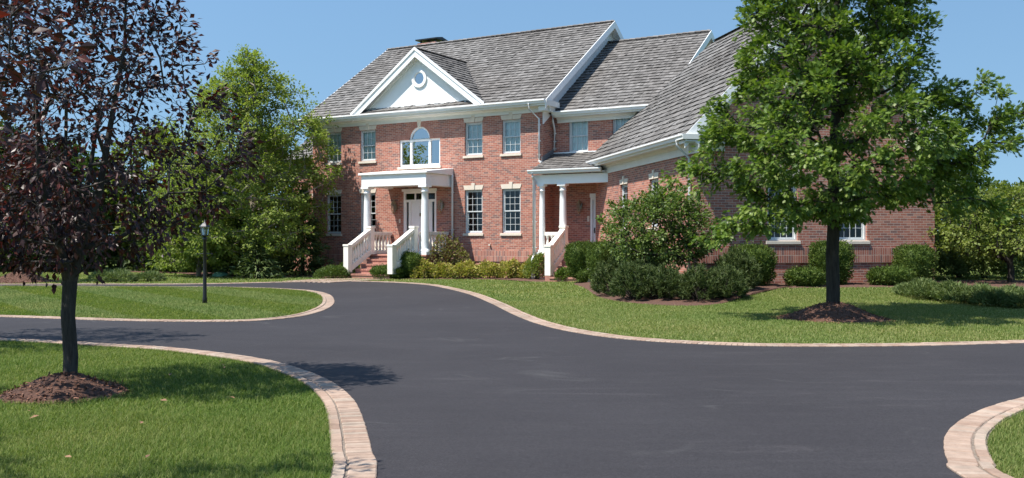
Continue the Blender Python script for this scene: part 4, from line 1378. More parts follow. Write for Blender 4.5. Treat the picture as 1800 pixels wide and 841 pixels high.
def branch_mesh(name, P, par, rad, mat, parent, n=6, r0=None, flare=1.0):
    V, F = [], []
    P = np.array(P); rad = np.array(rad)
    if r0:
        rad = rad * (r0 / rad[1])
        rad = np.maximum(rad, 0.004)
    for i in range(1, len(P)):
        a, b_ = P[par[i]], P[i]
        d = b_ - a
        L = np.linalg.norm(d)
        if L < 1e-5:
            continue
        d /= L
        h = np.array([1.0, 0, 0]) if abs(d[0]) < 0.8 else np.array([0, 1.0, 0])
        u = np.cross(d, h); u /= np.linalg.norm(u); w = np.cross(d, u)
        nn = n if rad[i] > 0.015 else 4
        an = np.arange(nn) * 2 * math.pi / nn
        ra, rb = min(rad[par[i]], rad[i] * 1.6) if par[i] else rad[par[i]], rad[i]
        o = len(V)
        a2 = a - d * ra * 0.3
        for c, s in zip(np.cos(an), np.sin(an)):
            V.append(a2 + ra * (c * u + s * w))
        for c, s in zip(np.cos(an), np.sin(an)):
            V.append(b_ + rb * (c * u + s * w))
        for k in range(nn):
            j = (k + 1) % nn
            F.append((o + k, o + j, o + nn + j, o + nn + k))
    return link(name, np_mesh(name, np.array(V), np.array(F), mat, True), parent)

def crown_points(n, profile, z0, z1, r, shell=0.5, lump=0.18, seed_ph=0.0, mind=0.0, ox=0.0, oy=0.0):
    """twig ends in a crown: profile(t) gives the radius at height fraction t"""
    out = []
    tries = 0
    ph = r.random(4) * 6.28
    while len(out) < n and tries < n * 60:
        tries += 1
        t = r.random()
        R_ = profile(t)
        if r.random() > (R_ / 1.0 + 0.05):
            continue
        a = r.random() * 2 * math.pi
        lum = 1 + lump * (math.sin(2 * a + ph[0] + 3 * t) + 0.7 * math.sin(3 * a + ph[1] - 5 * t) + 0.6 * math.sin(5 * a + ph[2] + 9 * t)) / 1.5
        q = shell + (1 - shell) * math.sqrt(r.random()) if r.random() < 0.8 else math.sqrt(r.random()) * shell
        p = np.array([R_ * q * lum * math.cos(a) + ox * t, R_ * q * lum * math.sin(a) + oy * t, z0 + (z1 - z0) * t])
        if mind and out and min(np.sum((np.array(out) - p) ** 2, axis=1)) < mind * mind:
            continue
        out.append(p)
    return np.array(out)

def prof(pts):
    xs = [p[0] for p in pts]; ys = [p[1] for p in pts]
    return lambda t: float(np.interp(t, xs, ys))

def trunk_mesh(P, par, rad, mat, parent, r0, n=12):
    return branch_mesh('trunk', P, par, rad, mat, parent, n, r0)

# ------------------------------------------------------------------ the lobed-leaf tree on the right lawn
def mulch_mound(x, y, r, h, label, seed, group='mulch mounds round the lawn trees'):
    rr = np.random.default_rng(seed)
    n, m = 44, 14
    V = []
    ph = rr.random(5) * 6.28
    g = float(gz(x, y))
    for j in range(m + 1):
        f = j / m
        for k in range(n):
            a = 2 * math.pi * k / n
            rad = r * f * (1 + 0.05 * math.sin(3 * a + ph[0]) + 0.04 * math.sin(5 * a + ph[1]))
            z = h * (math.cos(math.pi * min(1, f)) * 0.5 + 0.5) ** 0.85 + rr.normal() * 0.012 * (1 - f)
            V.append((rad * math.cos(a), rad * math.sin(a), z - 0.01 * f))
    F = [(j * n + k, (j + 1) * n + k, (j + 1) * n + (k + 1) % n, j * n + (k + 1) % n) for j in range(m) for k in range(n)]
    o = link('mulch_mound', np_mesh('mulch_mound', np.array(V), np.array(F), M['soil'], True), None, (x, y, g + 0.01))
    tag(o, label, 'mulch mound', group)
    # loose chips lying on it
    c = int(2600 * r * r)
    f = np.sqrt(rr.random(c)) * 1.05; a = rr.random(c) * 6.283
    rad = r * f * (1 + 0.05 * np.sin(3 * a + ph[0]) + 0.04 * np.sin(5 * a + ph[1]))
    z = h * (np.cos(np.pi * np.minimum(1, f)) * 0.5 + 0.5) ** 0.85
    pos = np.stack([rad * np.cos(a), rad * np.sin(a), z + 0.005], 1)
    xd = rr.normal(size=(c, 3)); xd[:, 2] *= 0.35
    nr = rr.normal(size=(c, 3)) * 0.5 + np.array([0, 0, 1.0])
    ch_ = leaves('bark_chips', pos, xd, nr, rr.uniform(0.025, 0.06, c), 'blade', M['mulch'], o)
    ch_['kind'] = 'stuff'
    return o

def oak_tree():
    r = np.random.default_rng(31)
    x, y = 6.07, 18.2
    root = empty('oak_tree', (x, y, 0.0))
    tag(root, 'green lobed-leaf tree with straight dark trunk in mulch mound on the right lawn', 'tree')
    z0, z1 = 1.92, 8.3
    pf = prof([(0, 0.5), (0.05, 1.3), (0.11, 2.2), (0.17, 2.5), (0.31, 2.1), (0.475, 1.55), (0.64, 1.45), (0.8, 1.15), (0.93, 0.7), (1, 0.25)])
    C = crown_points(560, lambda t: pf(t), z0, z1, r, 0.5, 0.12, mind=0.22, ox=0.05)
    # longer boughs: to the right, and the low drooping one at the left
    ex = []
    for (bx_, by_, bz_, n, s) in ((3.2, 0.3, 3.7, 16, 0.36), (2.5, -0.2, 3.05, 14, 0.36), (2.6, 0.3, 4.1, 8, 0.28), (2.2, -0.2, 2.25, 12, 0.36), (-1.95, -0.6, 1.72, 9, 0.25), (-1.45, -0.8, 1.9, 8, 0.25), (-2.25, -0.2, 2.7, 8, 0.28), (-2.0, 0, 3.3, 7, 0.3), (1.75, 0.1, 6.0, 7, 0.3), (-1.15, 0, 6.2, 6, 0.25)):
        ex.append(np.array([bx_, by_, bz_]) + r.normal(size=(n, 3)) * s * np.array([1.15, 1, 0.55]))
    C = np.vstack([C] + ex)
    C = C[~((C[:, 0] > 1.9) & (C[:, 2] > 4.65))]
    trunk = [(0, 0, -0.1), (0.01, 0, 0.5), (0.0, 0.02, 1.2), (0.03, 0.0, 2.0), (0.02, 0.03, 3.0), (0.07, 0.0, 4.0), (0.05, 0.0, 5.2), (0.1, 0, 6.4), (0.1, 0, 7.4), (0.08, 0, 8.1)]
    P, par, rad = skeleton(trunk, C, r, 0.006, 0.10, 2.3, 0.35, 0.15, 1.3)
    for k in range(len(trunk)):
        rad[k] = rad[0] * (1.4, 0.98, 0.93, 0.86, 0.74, 0.62, 0.48, 0.33, 0.2, 0.1)[k]
    trunk_mesh(P, par, rad, M['bark'], root, 0.126, 14)
    Rd = r.uniform(0.18, 0.32, len(C))
    cluster_leaves(C, Rd, 92, 'oak', M['oak'], root, 0.108, r, 0.7, 0.25, np.array([0, 0, 3.6]), 0.75, twigs=9)
    return root
oak_tree()
mulch_mound(6.05, 18.05, 1.05, 0.30, 'brown mulch mound under the green lobed-leaf tree on the right lawn', 5)

def purple_tree(x, y, seed, label, lean, npt, per, h0, h1, pts, r0, lsize=0.075, extra=()):
    r = np.random.default_rng(seed)
    root = empty('purple_leaf_tree', (x, y, 0.0))
    tag(root, label, 'tree', 'purple-leaved trees on the near lawn')
    pf = prof(pts)
    C = crown_points(npt, pf, h0, h1, r, 0.35, 0.16, mind=0.07, ox=lean[0], oy=lean[1])
    C[:, 0] -= 0.08
    ex = [np.array(e[:3]) + r.normal(size=(e[3], 3)) * e[4] for e in extra]
    if ex:
        C = np.vstack([C] + ex)
    trunk = [(0, 0, -0.1), (0.012, 0.01, 0.35), (-0.012, 0, 0.75), (0.0, 0.02, 1.08),
             (-0.10, 0.02, 1.45), (-0.27, 0.10, 2.05), (-0.38, 0.10, 2.8), (-0.45, 0.05, 3.6),
             (0.10, 0.03, 1.42), (0.30, -0.02, 1.95), (0.38, 0.05, 2.6), (0.50, 0.1, 3.4), (0.55, 0.05, min(4.3, h1 - 0.4)),
             (0.02, 0.16, 1.50), (0.02, 0.42, 2.2), (0.08, 0.6, 3.1), (-0.02, -0.20, 1.5), (-0.05, -0.5, 2.1), (0.0, -0.65, 2.9)]
    tp = [-1, 0, 1, 2, 3, 4, 5, 6, 3, 8, 9, 10, 11, 3, 13, 14, 3, 16, 17]
    P, par, rad = skeleton(trunk, C, r, 0.004, 0.16, 2.05, 0.3, 0.3, 0.95, tp)
    for k, f in enumerate((1.12, 1.0, 0.96, 1.0, 0.62, 0.48, 0.34, 0.18, 0.66, 0.52, 0.40, 0.26, 0.14, 0.5, 0.36, 0.22, 0.46, 0.34, 0.2)):
        rad[k] = rad[0] * f if k else rad[0] * 1.35
    trunk_mesh(P, par, rad, M['bark_grey'], root, r0, 12)
    Rd = r.uniform(0.14, 0.26, len(C))
    cluster_leaves(C, Rd, per, 'leaf', M['plum'], root, lsize, r, 0.9, 0.55, np.array([0, 0, 2.5]), 0.5, width=1.05, twigs=6, twig_mat=M['bark_grey'])
    return root
purple_tree(-4.33, 9.4, 11, 'purple-leaved tree with bare grey trunk standing in a mulch mound on the left lawn', (0.0, 0.1), 540, 26, 1.26, 5.0,
            [(0, 0.35), (0.08, 0.95), (0.2, 1.35), (0.4, 1.42), (0.6, 1.25), (0.75, 0.9), (0.9, 0.45), (1, 0.2)], 0.068,
            extra=((1.45, 0.1, 2.15, 6, 0.15), (-1.5, -0.5, 1.7, 14, 0.3)))
purple_tree(-6.3, 4.5, 12, 'purple-leaved tree whose large close leaves overhang the upper left edge, trunk out of view', (0.1, 0.1), 300, 20, 1.9, 4.6,
            [(0, 0.8), (0.2, 1.7), (0.45, 1.9), (0.7, 1.6), (1, 0.6)], 0.08, 0.085,
            extra=((1.9, 0.3, 2.9, 14, 0.4), (2.7, 0.5, 2.8, 14, 0.34), (3.35, 0.7, 2.75, 12, 0.30), (3.4, 0.6, 2.4, 8, 0.2), (3.0, 0.7, 2.95, 6, 0.22), (3.3, 0.8, 2.05, 5, 0.16)))
purple_tree(-8.6, 13.3, 13, 'purple-leaved tree behind the grey trunk, crown cut by the left edge of the picture', (0, 0), 400, 24, 1.1, 5.4,
            [(0, 0.9), (0.2, 2.0), (0.45, 2.1), (0.7, 1.6), (1, 0.4)], 0.09)
mulch_mound(-4.33, 9.30, 0.62, 0.19, 'brown mulch mound round the grey trunk of the purple-leaved tree', 6)

# ------------------------------------------------------------------ trees and big shrubs
def tree(name, label, cat, x, y, h, pts, npt, per, lsize, kind, mat, bark, r0, z0f=0.2, seed=1, group=None, cl=(0.25, 0.45), stems=1, flat=0.65, shell=0.5, up=0.7, lump=0.18, droop=0.15, width=1.0, mind=0.2):
    r = np.random.default_rng(seed)
    g = float(gz(x, y))
    root = empty(name, (x, y, g))
    tag(root, label, cat, group)
    pf = prof(pts)
    z0 = h * z0f
    C = crown_points(npt, pf, z0, h * 0.96, r, shell, lump, mind=mind)
    if stems == 1:
        trunk = [(0, 0, -0.1)] + [(r.normal() * 0.015 * h, r.normal() * 0.015 * h, h * f) for f in (0.12, 0.28, 0.45, 0.62, 0.78, 0.92)]
    else:
        trunk = [(0, 0, -0.1), (0.02, 0, 0.12 * h), (0, 0.03, 0.22 * h), (0.05, 0, 0.32 * h)]
    P, par, rad = skeleton(trunk, C, r, 0.006, 0.14, 2.2, h * 0.08 + 0.1, 0.3, z0 * 0.5)
    for k in range(len(trunk)):
        rad[k] = rad[0] * (1 - 0.9 * k / len(trunk)) if stems == 1 else rad[0] * (1 - 0.4 * k / len(trunk))
    trunk_mesh(P, par, rad, bark, root, r0, 9)
    Rd = r.uniform(cl[0], cl[1], len(C))
    cluster_leaves(C, Rd, per, kind, mat, root, lsize, r, flat, droop, np.array([0, 0, h * 0.45]), up, 'crown', width, twigs=7, twig_mat=bark)
    return root

# river birch beside the house, several stems
tree('birch_tree', 'pale green multi-stem tree leaning against the left end of the house front', 'tree', -10.6, 38.9, 9.4,
     [(0, 2.6), (0.2, 3.0), (0.42, 2.85), (0.6, 2.45), (0.75, 1.85), (0.88, 1.0), (1, 0.2)], 620, 95, 0.12, 'leaf', M['birch'], M['bark_birch'], 0.17, 0.10, 21, None, (0.30, 0.62), 1, 0.55, 0.45, 0.6, 0.30, 0.35, 1.25, 0.26)
tree('birch_tree', 'low pale green tree between the black lamp post and the multi-stem tree', 'tree', -12.6, 38.6, 4.7,
     [(0, 1.6), (0.3, 1.9), (0.6, 1.4), (0.85, 0.8), (1, 0.2)], 200, 80, 0.12, 'leaf', M['birch'], M['bark_birch'], 0.09, 0.10, 22, None, (0.28, 0.5), 1, 0.5, 0.45, 0.6, 0.2, 0.4, 1.25)

far_l = [(-30.5, 46, 6.2, 3.2), (-25.5, 48, 7.4, 3.3), (-21.0, 45, 6.0, 2.8), (-17.6, 47.5, 7.2, 3.0), (-14.2, 44, 5.0, 2.4), (-29, 45, 5.2, 2.6), (-36, 52, 8.0, 4.0), (-12.6, 49, 7.0, 2.8), (-24.5, 44.5, 4.4, 2.2)]
far_lab = ['dark green tree far left beyond the mulch mound, partly cut by the purple crown', 'tall dark green tree behind the crown of the purple tree', 'dark green tree seen through the purple tree, left of its branches',
           'dark green tree between the purple crown and the lamp post', 'bushy dark green tree right behind the black lamp post', 'low dark green tree at the back of the far-left lawn', 'tallest dark green tree at the far-left edge of the lot',
           'dark green tree peeping out behind the pale multi-stem tree', 'small dark green tree beside the low juniper at the back of the lawn']
for k, ((x, y, h, w), lb) in enumerate(zip(far_l, far_lab)):
    tree('broadleaf_tree', lb, 'tree', x, y, h, [(0, w * 0.8), (0.3, w), (0.6, w * 0.8), (0.85, w * 0.45), (1, 0.2)], 210, 60, 0.21, 'round', M['farleaf'] if k % 3 else M['olive'], M['bark'], 0.14, 0.06, 40 + k, 'trees along the back of the left lawn', (0.4, 0.75), 1, 0.6, 0.5, 0.7, 0.2, 0.2, 1.0, 0.35)

def conifer(x, y, h, w, label, seed, mat='pine', group='dark evergreens at the back of the left lawn'):
    r = np.random.default_rng(seed)
    root = empty('spruce_tree', (x, y, float(gz(x, y))))
    tag(root, label, 'tree', group)
    mb = MB(); mb.tube([(0, 0, -0.1), (0, 0, h * 0.5), (0, 0, h)], [0.10, 0.06, 0.01], 7); mb.build('trunk', M['bark'], root)
    n = int(900 * h)
    t = r.random(n) ** 1.4
    R_ = w * (1 - t) ** 0.85 * (0.75 + 0.25 * np.sin(t * 40))
    a = r.random(n) * 6.283
    q = np.sqrt(r.uniform(0.2, 1, n))
    pos = np.stack([R_ * q * np.cos(a), R_ * q * np.sin(a), 0.1 + h * t - 0.15 * q * R_], 1)
    xd = np.stack([np.cos(a), np.sin(a), -0.25 + r.normal(size=n) * 0.35], 1) + r.normal(size=(n, 3)) * 0.4
    nr = np.tile([0, 0, 1.0], (n, 1)) + r.normal(size=(n, 3)) * 0.6
    leaves('crown', pos, xd, nr, r.uniform(0.18, 0.36, n), 'needle', M[mat], root, 1.6)
    return root
for k, (x, y, h, w, lb) in enumerate([(-8.6, 39.5, 3.4, 1.5, 'dark evergreen standing between the pale multi-stem tree and the house wall'), (-11.0, 39.0, 2.4, 1.7, 'low dark evergreen at the foot of the pale multi-stem tree'),
                                      (-14.8, 44.2, 2.4, 1.9, 'low dark evergreen behind the black lamp post, left of the pale tree'), (-17.4, 45.0, 3.4, 1.8, 'dark evergreen in the row behind the left lawn, left of the lamp post'),
                                      (-20.4, 44.6, 2.7, 1.9, 'squat dark evergreen at the middle of the row behind the left lawn'), (-9.7, 36.6, 1.3, 1.3, 'short dark evergreen bush under the pale multi-stem tree')]):
    conifer(x, y, h, w, lb, 60 + k)

# left background: young tree in its own mulch mound, low juniper, green lid
tree('young_tree', 'slim young tree rising from the far mulch mound at left', 'tree', -17.0, 33.5, 5.2, [(0, 0.7), (0.3, 1.4), (0.6, 1.2), (1, 0.2)], 110, 40, 0.15, 'leaf', M['plum'], M['bark'], 0.09, 0.32, 71, None, (0.25, 0.45))
mulch_mound(-17.0, 33.3, 1.15, 0.38, 'brown mulch mound far back at the left edge of the lawn', 7)

def spreading(name, label, x, y, w, d, h, n, lsize, kind, mat, seed, group=None, cat='shrub', width=1.0):
    """loose low shrub: arching sprays from the middle"""
    r = np.random.default_rng(seed)
    root = empty(name, (x, y, float(gz(x, y))))
    tag(root, label, cat, group)
    a = r.random(n) * 6.283; q = np.sqrt(r.random(n))
    lum = 1 + 0.12 * np.sin(3 * a + seed) + 0.08 * np.sin(7 * a)
    X, Y = w / 2 * q * lum * np.cos(a), d / 2 * q * lum * np.sin(a)
    top = h * (1 + 0.16 * (r.random(n) < 0.10) * r.random(n)) * np.sqrt(np.maximum(0.03, 1 - q ** 2.4)) * (0.82 + 0.22 * np.sin(X * 5 + seed) * np.cos(Y * 6 + 1))
    Z = top * (1 - 0.45 * r.random(n) ** 2.5)
    xd = np.stack([np.cos(a) * q, np.sin(a) * q, 0.55 + 0 * a], 1) + r.normal(size=(n, 3)) * 0.5
    nr = np.stack([np.cos(a) * q, np.sin(a) * q, 0.8 + 0 * a], 1) + r.normal(size=(n, 3)) * 0.6
    leaves('foliage', np.stack([X, Y, Z], 1), xd, nr, lsize * r.uniform(0.6, 1.25, n), kind, mat, root, width)
    mb = MB()
    for k in range(9):
        b_ = r.random() * 6.283; L = r.uniform(0.4, 0.9)
        mb.tube([(0.05 * math.cos(b_), 0.05 * math.sin(b_), -0.05), (w * 0.15 * L * math.cos(b_), d * 0.15 * L * math.sin(b_), h * 0.45 * L), (w * 0.36 * L * math.cos(b_), d * 0.36 * L * math.sin(b_), h * 0.75 * L)], [0.016, 0.012, 0.005], 5)
    mb.build('stem', M['bark'], root)
    return root

def clipped(name, label, x, y, w, d, h, n, lsize, mat, seed, rz=0.0, flare=0.0, z0=0.0, rnd=4.0, group=None, cat='shrub', kind='blade', fuzz=0.05, base=None):
    """clipped shrub: leaves on and just under a rounded-box surface, over a leafy core"""
    r = np.random.default_rng(seed)
    g = float(gz(x, y)) if base is None else base
    root = empty(name, (x, y, g), rz)
    tag(root, label, cat, group)
    # directions on the sphere -> superellipsoid
    v = unit(r.normal(size=(n, 3)))
    def surf(v, k=1.0):
        e = rnd
        s = (np.abs(v[:, 0]) ** e + np.abs(v[:, 1]) ** e + np.abs(v[:, 2]) ** e) ** (-1 / e)
        p = v * s[:, None]
        t = (p[:, 2] + 1) / 2
        wf = 1 - flare + flare * t
        lum = 1 + 0.05 * np.sin(p[:, 0] * 5 + seed) * np.cos(p[:, 1] * 4 + seed) + 0.04 * np.sin(p[:, 2] * 7 + p[:, 0] * 6)
        return np.stack([p[:, 0] * w / 2 * wf * lum * k, p[:, 1] * d / 2 * wf * lum * k, z0 + (h - z0) * (0.5 + p[:, 2] * 0.5 * k)], 1)
    pos = surf(v) - v * (np.abs(r.normal(size=(n, 1))) * fuzz * 1.2) + r.normal(size=(n, 3)) * fuzz * 0.35
    shoot = (r.random((n, 1)) < 0.07) * r.random((n, 1)) * 0.09
    pos = pos + (v * 0.6 + np.array([0, 0, 0.7])) * shoot
    xd = v * 0.9 + np.array([0, 0, 0.45]) + r.normal(size=(n, 3)) * 0.55
    nr = v + r.normal(size=(n, 3)) * 0.75
    fo = leaves('foliage', pos, xd, nr, lsize * r.uniform(0.6, 1.3, n), kind, mat, root, 1.2)
    # twiggy leaf core so that no light shines through
    vv = []
    nu, nvv = 24, 12
    for j in range(nvv + 1):
        for k in range(nu):
            ph_, thh = math.pi * j / nvv, 2 * math.pi * k / nu
            vv.append((math.sin(ph_) * math.cos(thh), math.sin(ph_) * math.sin(thh), math.cos(ph_)))
    cv = surf(np.array(vv) + 1e-6, 0.86) + r.normal(size=(len(vv), 3)) * 0.02
    F = np.array([(j * nu + k, (j + 1) * nu + k, (j + 1) * nu + (k + 1) % nu, j * nu + (k + 1) % nu) for j in range(nvv) for k in range(nu)])
    link('inner_growth', np_mesh('inner_growth', cv, F, mat, True), root)
    mb = MB()
    mb.tube([(0, 0, -0.1), (0.01, 0, max(z0, 0.12) + 0.1)], [0.05, 0.04], 7)
    mb.build('stem', M['bark'], root)
    return root

def spot(pxl, pxr, ytop, ybot, depth=0.8, gy=0.0):
    """place a shrub: centre, width and height from where it meets the lawn in the survey grid"""
    yf = 1690.0 * (HC - gy) / (ybot - 420.5)
    yc = yf + depth / 2
    x = ((pxl + pxr) / 2 - 900) / 1690 * yc
    w = (pxr - pxl) / 1690 * yc
    h = HC - (ytop - 420.5) / 1690 * yc - gy
    return x, yc, w, h
BEDROT = HROT
x, y, w, h = spot(555, 617, 466, 491, 1.2)
spreading('yew_shrub', 'low spreading dark yew left of the entrance steps', x, y, w, 1.3, h, 7000, 0.07, 'blade', M['yew'], 81)
x, y, w, h = spot(651, 718, 468, 491.5, 1.0)
clipped('yew_hedge', 'low clipped yew hedge right of the entrance steps', x, y, w, 1.0, h, 8000, 0.06, M['yew'], 82, HROT, 0.0, 0.0, 3.0)
x, y = to_world(-4.5, -2.35)
clipped('holly_shrub', 'dark upright shrub against the landing behind the low yew hedge', x, y, 1.25, 0.8, 0.98, 6000, 0.07, M['yew'], 83, HROT, 0.1, 0.0, 2.6)
x, y, w, h = spot(724, 768, 457, 491.5, 1.0)
spreading('spirea_shrub', 'rounded golden-green shrub below the right column of the canopy', x, y, w * 1.05, 1.0, h, 3600, 0.10, 'leaf', M['spirea'], 84, 'golden-green shrubs along the house front', width=1.3)
gl = [(766, 800, 461, 'small golden-green shrub just right of the rounded one under the canopy'), (800, 842, 458, 'golden-green shrub below the first window right of the canopy'), (836, 880, 459, 'golden-green shrub in the middle of the row under the brick belt'),
      (872, 918, 457, 'golden-green shrub under the last ground-floor window of the front'), (908, 952, 460, 'golden-green shrub at the right end of the row, by the white downspout')]
for k, (a, b_, t, lb) in enumerate(gl):
    x, y, w, h = spot(a, b_, t, 491.5, 0.9)
    spreading('spirea_shrub', lb, x, y, w * 1.12, 1.0, h, 3600, 0.10, 'leaf', M['spirea'], 85 + k, 'golden-green shrubs along the house front', width=1.3)
x, y = to_world(-3.55, -1.0)
spreading('barberry_shrub', 'loose reddish shrub with green tips beside the canopy downspout', x, y, 1.65, 1.2, 1.72, 3000, 0.11, 'leaf', M['barberry'], 91, width=0.9)
x, y = to_world(-7.75, -0.9)
spreading('barberry_shrub', 'green shrub rising behind the left stair balustrade', x, y, 1.1, 1.0, 1.75, 4200, 0.085, 'leaf', M['olive'], 92)
x, y = to_world(-7.4, -2.4)
spreading('yew_shrub', 'small dark shrub squeezed against the left stair balustrade', x, y, 0.8, 0.8, 0.75, 3000, 0.07, 'blade', M['yew'], 93)
x, y = to_world(0.25, -0.85)
spreading('barberry_shrub', 'leafy shrub growing up beside the side-porch column', x, y, 0.85, 0.7, 1.15, 2300, 0.085, 'leaf', M['olive'], 94)
# by the side porch
x, y, w, h = spot(990, 1060, 432, 486, 1.0)
clipped('yew_shrub', 'vase-shaped clipped dark yew beside the side-porch steps', 2.37, 32.0, (1060 - 990) / 1690 * 32.0, 1.0, 1.32, 9000, 0.06, M['yew'], 95, 0.3, 0.30, 0.12, 3.2)
x, y, w, h = spot(1016, 1064, 475, 499, 0.8, 0.05)
clipped('yew_hedge', 'knee-high clipped hedge in front of the vase-shaped yew', x, y, w, 0.7, h, 5000, 0.06, M['yew'], 96, 0.1, 0.0, 0.0, 4.0)
x, y, w, h = spot(976, 1012, 472, 497, 0.7)
spreading('perennial_plant', 'low leafy plant at the foot of the side-porch steps', x, y, w, 0.7, h, 1500, 0.10, 'leaf', M['crab'], 97, cat='plant')
x, y, w, h = spot(1044, 1080, 474, 503, 0.7, 0.05)
spreading('perennial_plant', 'grey-green plant between the knee-high hedge and the pine shrubs', x, y, w, 0.7, h, 1500, 0.10, 'leaf', M['juniper'], 98, cat='plant')
fx, fy = pix(1011, 497)
fl = empty('red_flower', (fx, fy, 0)); tag(fl, 'small red flower at the edge of the bed by the side porch', 'flower')
mb = MB(); mb.tube([(0, 0, 0), (0.01, 0, 0.10)], 0.008, 5); mb.build('stem', M['crab'], fl)
mb = MB(); mb.lathe([(0.01, 0.10), (0.07, 0.13), (0.09, 0.19), (0.05, 0.23), (0.01, 0.24)], 0, 0, 9); mb.build('bloom', M['flower'], fl)
orn = empty('garden_ornament', ((1037 - 900) / 1690 * 31.3, 31.35, 0.0)); tag(orn, 'small white garden ornament half hidden in the vase-shaped yew', 'ornament')
mb = MB(); mb.lathe([(0.07, 0.0), (0.07, 0.35), (0.04, 0.42), (0.07, 0.50), (0.05, 0.62), (0.075, 0.72), (0.06, 0.82), (0.01, 0.88)], 0, 0, 10); mb.build('figure', M['cast'], orn)

# clipped yews against the wing
def wing_pt(p, q):
    v = WM @ Vector((p, q, 0))
    return to_world(v.x, v.y)
x, y = wing_pt(-0.95, 5.3)
clipped('yew_shrub', 'dark clipped yew against the long wing wall, left of the crabapple', x, y, 1.0, 1.0, 1.28, 8000, 0.06, M['yew'], 101, WROT, 0.1, 0.0, 4.0)
x, y = wing_pt(-0.9, 2.4)
clipped('yew_shrub', 'dark clipped yew against the long wing wall, hidden behind the crabapple', x, y, 1.0, 1.2, 1.15, 5000, 0.06, M['yew'], 102, WROT, 0.1, 0.0, 4.0)
x, y = wing_pt(1.25, -0.95)
clipped('yew_shrub', 'tall clipped yew at the wing corner, showing above the pine shrubs', x, y, 1.15, 1.0, 1.08, 8000, 0.06, M['yew'], 103, WROT, 0.15, 0.0, 4.0)
x, y = wing_pt(3.63, -0.75)
clipped('yew_shrub', 'tall clipped yew between the two wing windows, behind the oak trunk', x, y, 1.12, 0.9, 1.17, 9000, 0.06, M['yew'], 104, WROT, 0.22, 0.0, 4.5)
x, y = wing_pt(6.15, -0.75)
clipped('yew_shrub', 'tall clipped yew at the right end of the wing gable', x, y, 1.05, 0.9, 1.06, 8000, 0.06, M['yew'], 105, WROT, 0.15, 0.0, 4.0)
x, y = wing_pt(2.55, -1.35)
clipped('yew_shrub', 'low rounded yew under the left wing window', x, y, 0.98, 0.7, 0.50, 5000, 0.055, M['yew'], 106, WROT, 0.0, 0.0, 2.8)
x, y = wing_pt(5.05, -1.35)
clipped('yew_shrub', 'low rounded yew under the right wing window', x, y, 1.22, 0.75, 0.50, 6000, 0.055, M['yew'], 107, WROT, 0.0, 0.0, 2.8)

# crabapple over the pines
r_ = np.random.default_rng(110)
tree('crabapple_tree', 'broad green crabapple shrub arching over the pine shrubs at the wing corner', 'tree', 3.75, 24.7, 2.6, [(0, 1.0), (0.2, 1.32), (0.5, 1.35), (0.75, 1.05), (0.92, 0.6), (1, 0.15)], 240, 62, 0.085, 'leaf', M['crab'], M['bark'], 0.075, 0.30, 110, None, (0.18, 0.34), 2, 0.7, 0.4, 0.6, 0.16, 0.25, 1.3, 0.15)

# dwarf pines: candles of needles
def pine_shrub(x, y, w, d, h, label, seed):
    r = np.random.default_rng(seed)
    root = empty('pine_shrub', (x, y, float(gz(x, y))))
    tag(root, label, 'shrub', 'dwarf pines in the bed at the wing corner')
    nt_ = int(130 * w * d / 1.2 + 60)
    v = unit(r.normal(size=(nt_, 3))); v[:, 2] = np.abs(v[:, 2]) * 1.0
    C = np.stack([v[:, 0] * w / 2, v[:, 1] * d / 2, 0.05 + v[:, 2] * (h - 0.18)], 1) * (0.72 + 0.28 * r.random((nt_, 1)))
    dr = unit(v * np.array([0.8, 0.8, 0.5]) + np.array([0, 0, 0.9]) + r.normal(size=(nt_, 3)) * 0.2)
    per = 70
    k = np.repeat(np.arange(nt_), per)
    t = r.random((len(k), 1))
    pos = C[k] + dr[k] * t * 0.20
    xd = dr[k] * 0.8 + r.normal(size=(len(k), 3)) * 0.55
    leaves('foliage', pos, xd, r.normal(size=(len(k), 3)), r.uniform(0.07, 0.13, len(k)), 'needle', M['pine'], root, 0.8)
    mb = MB()
    for a, b_ in zip(C[::3], dr[::3]):
        mb.tube([(0, 0, -0.05), tuple(a * np.array([0.5, 0.5, 0.6])), tuple(a + b_ * 0.12)], [0.02, 0.013, 0.006], 5, False)
    mb.build('stem', M['bark'], root)
    return root
pines = [(1082, 1150, 458, 527, 'dwarf pine shrub at the left end of the bed, brownish on its left side'), (1135, 1205, 468, 528, 'dwarf pine shrub in the bed, second from the left below the crabapple'), (1190, 1262, 470, 530, 'dwarf pine shrub in the bed, below the right half of the crabapple'),
         (1240, 1305, 472, 529, 'dark dwarf pine shrub near the right end of the bed'), (1275, 1335, 452, 524, 'tall dwarf pine shrub at the right end of the bed by the wing gable')]
for k, (a, b_, t, bt, lb) in enumerate(pines):
    x, y, w, h = spot(a, b_, t, bt, 1.0, 0.10)
    pine_shrub(x, y + (0.5 if k == 4 else 0.0), w * 1.08, 1.15, h, lb, 120 + k)
for k, (x, y, w, h, lb) in enumerate([(2.6, 24.4, 1.0, 0.95, 'dwarf pine shrub behind the left end of the bed'), (5.6, 24.1, 1.0, 1.0, 'dwarf pine shrub in the shade behind the right end of the bed'), (3.4, 24.2, 1.1, 0.8, 'dwarf pine shrub hidden under the crabapple')]):
    pine_shrub(x, y, w, 1.0, h, lb, 130 + k)

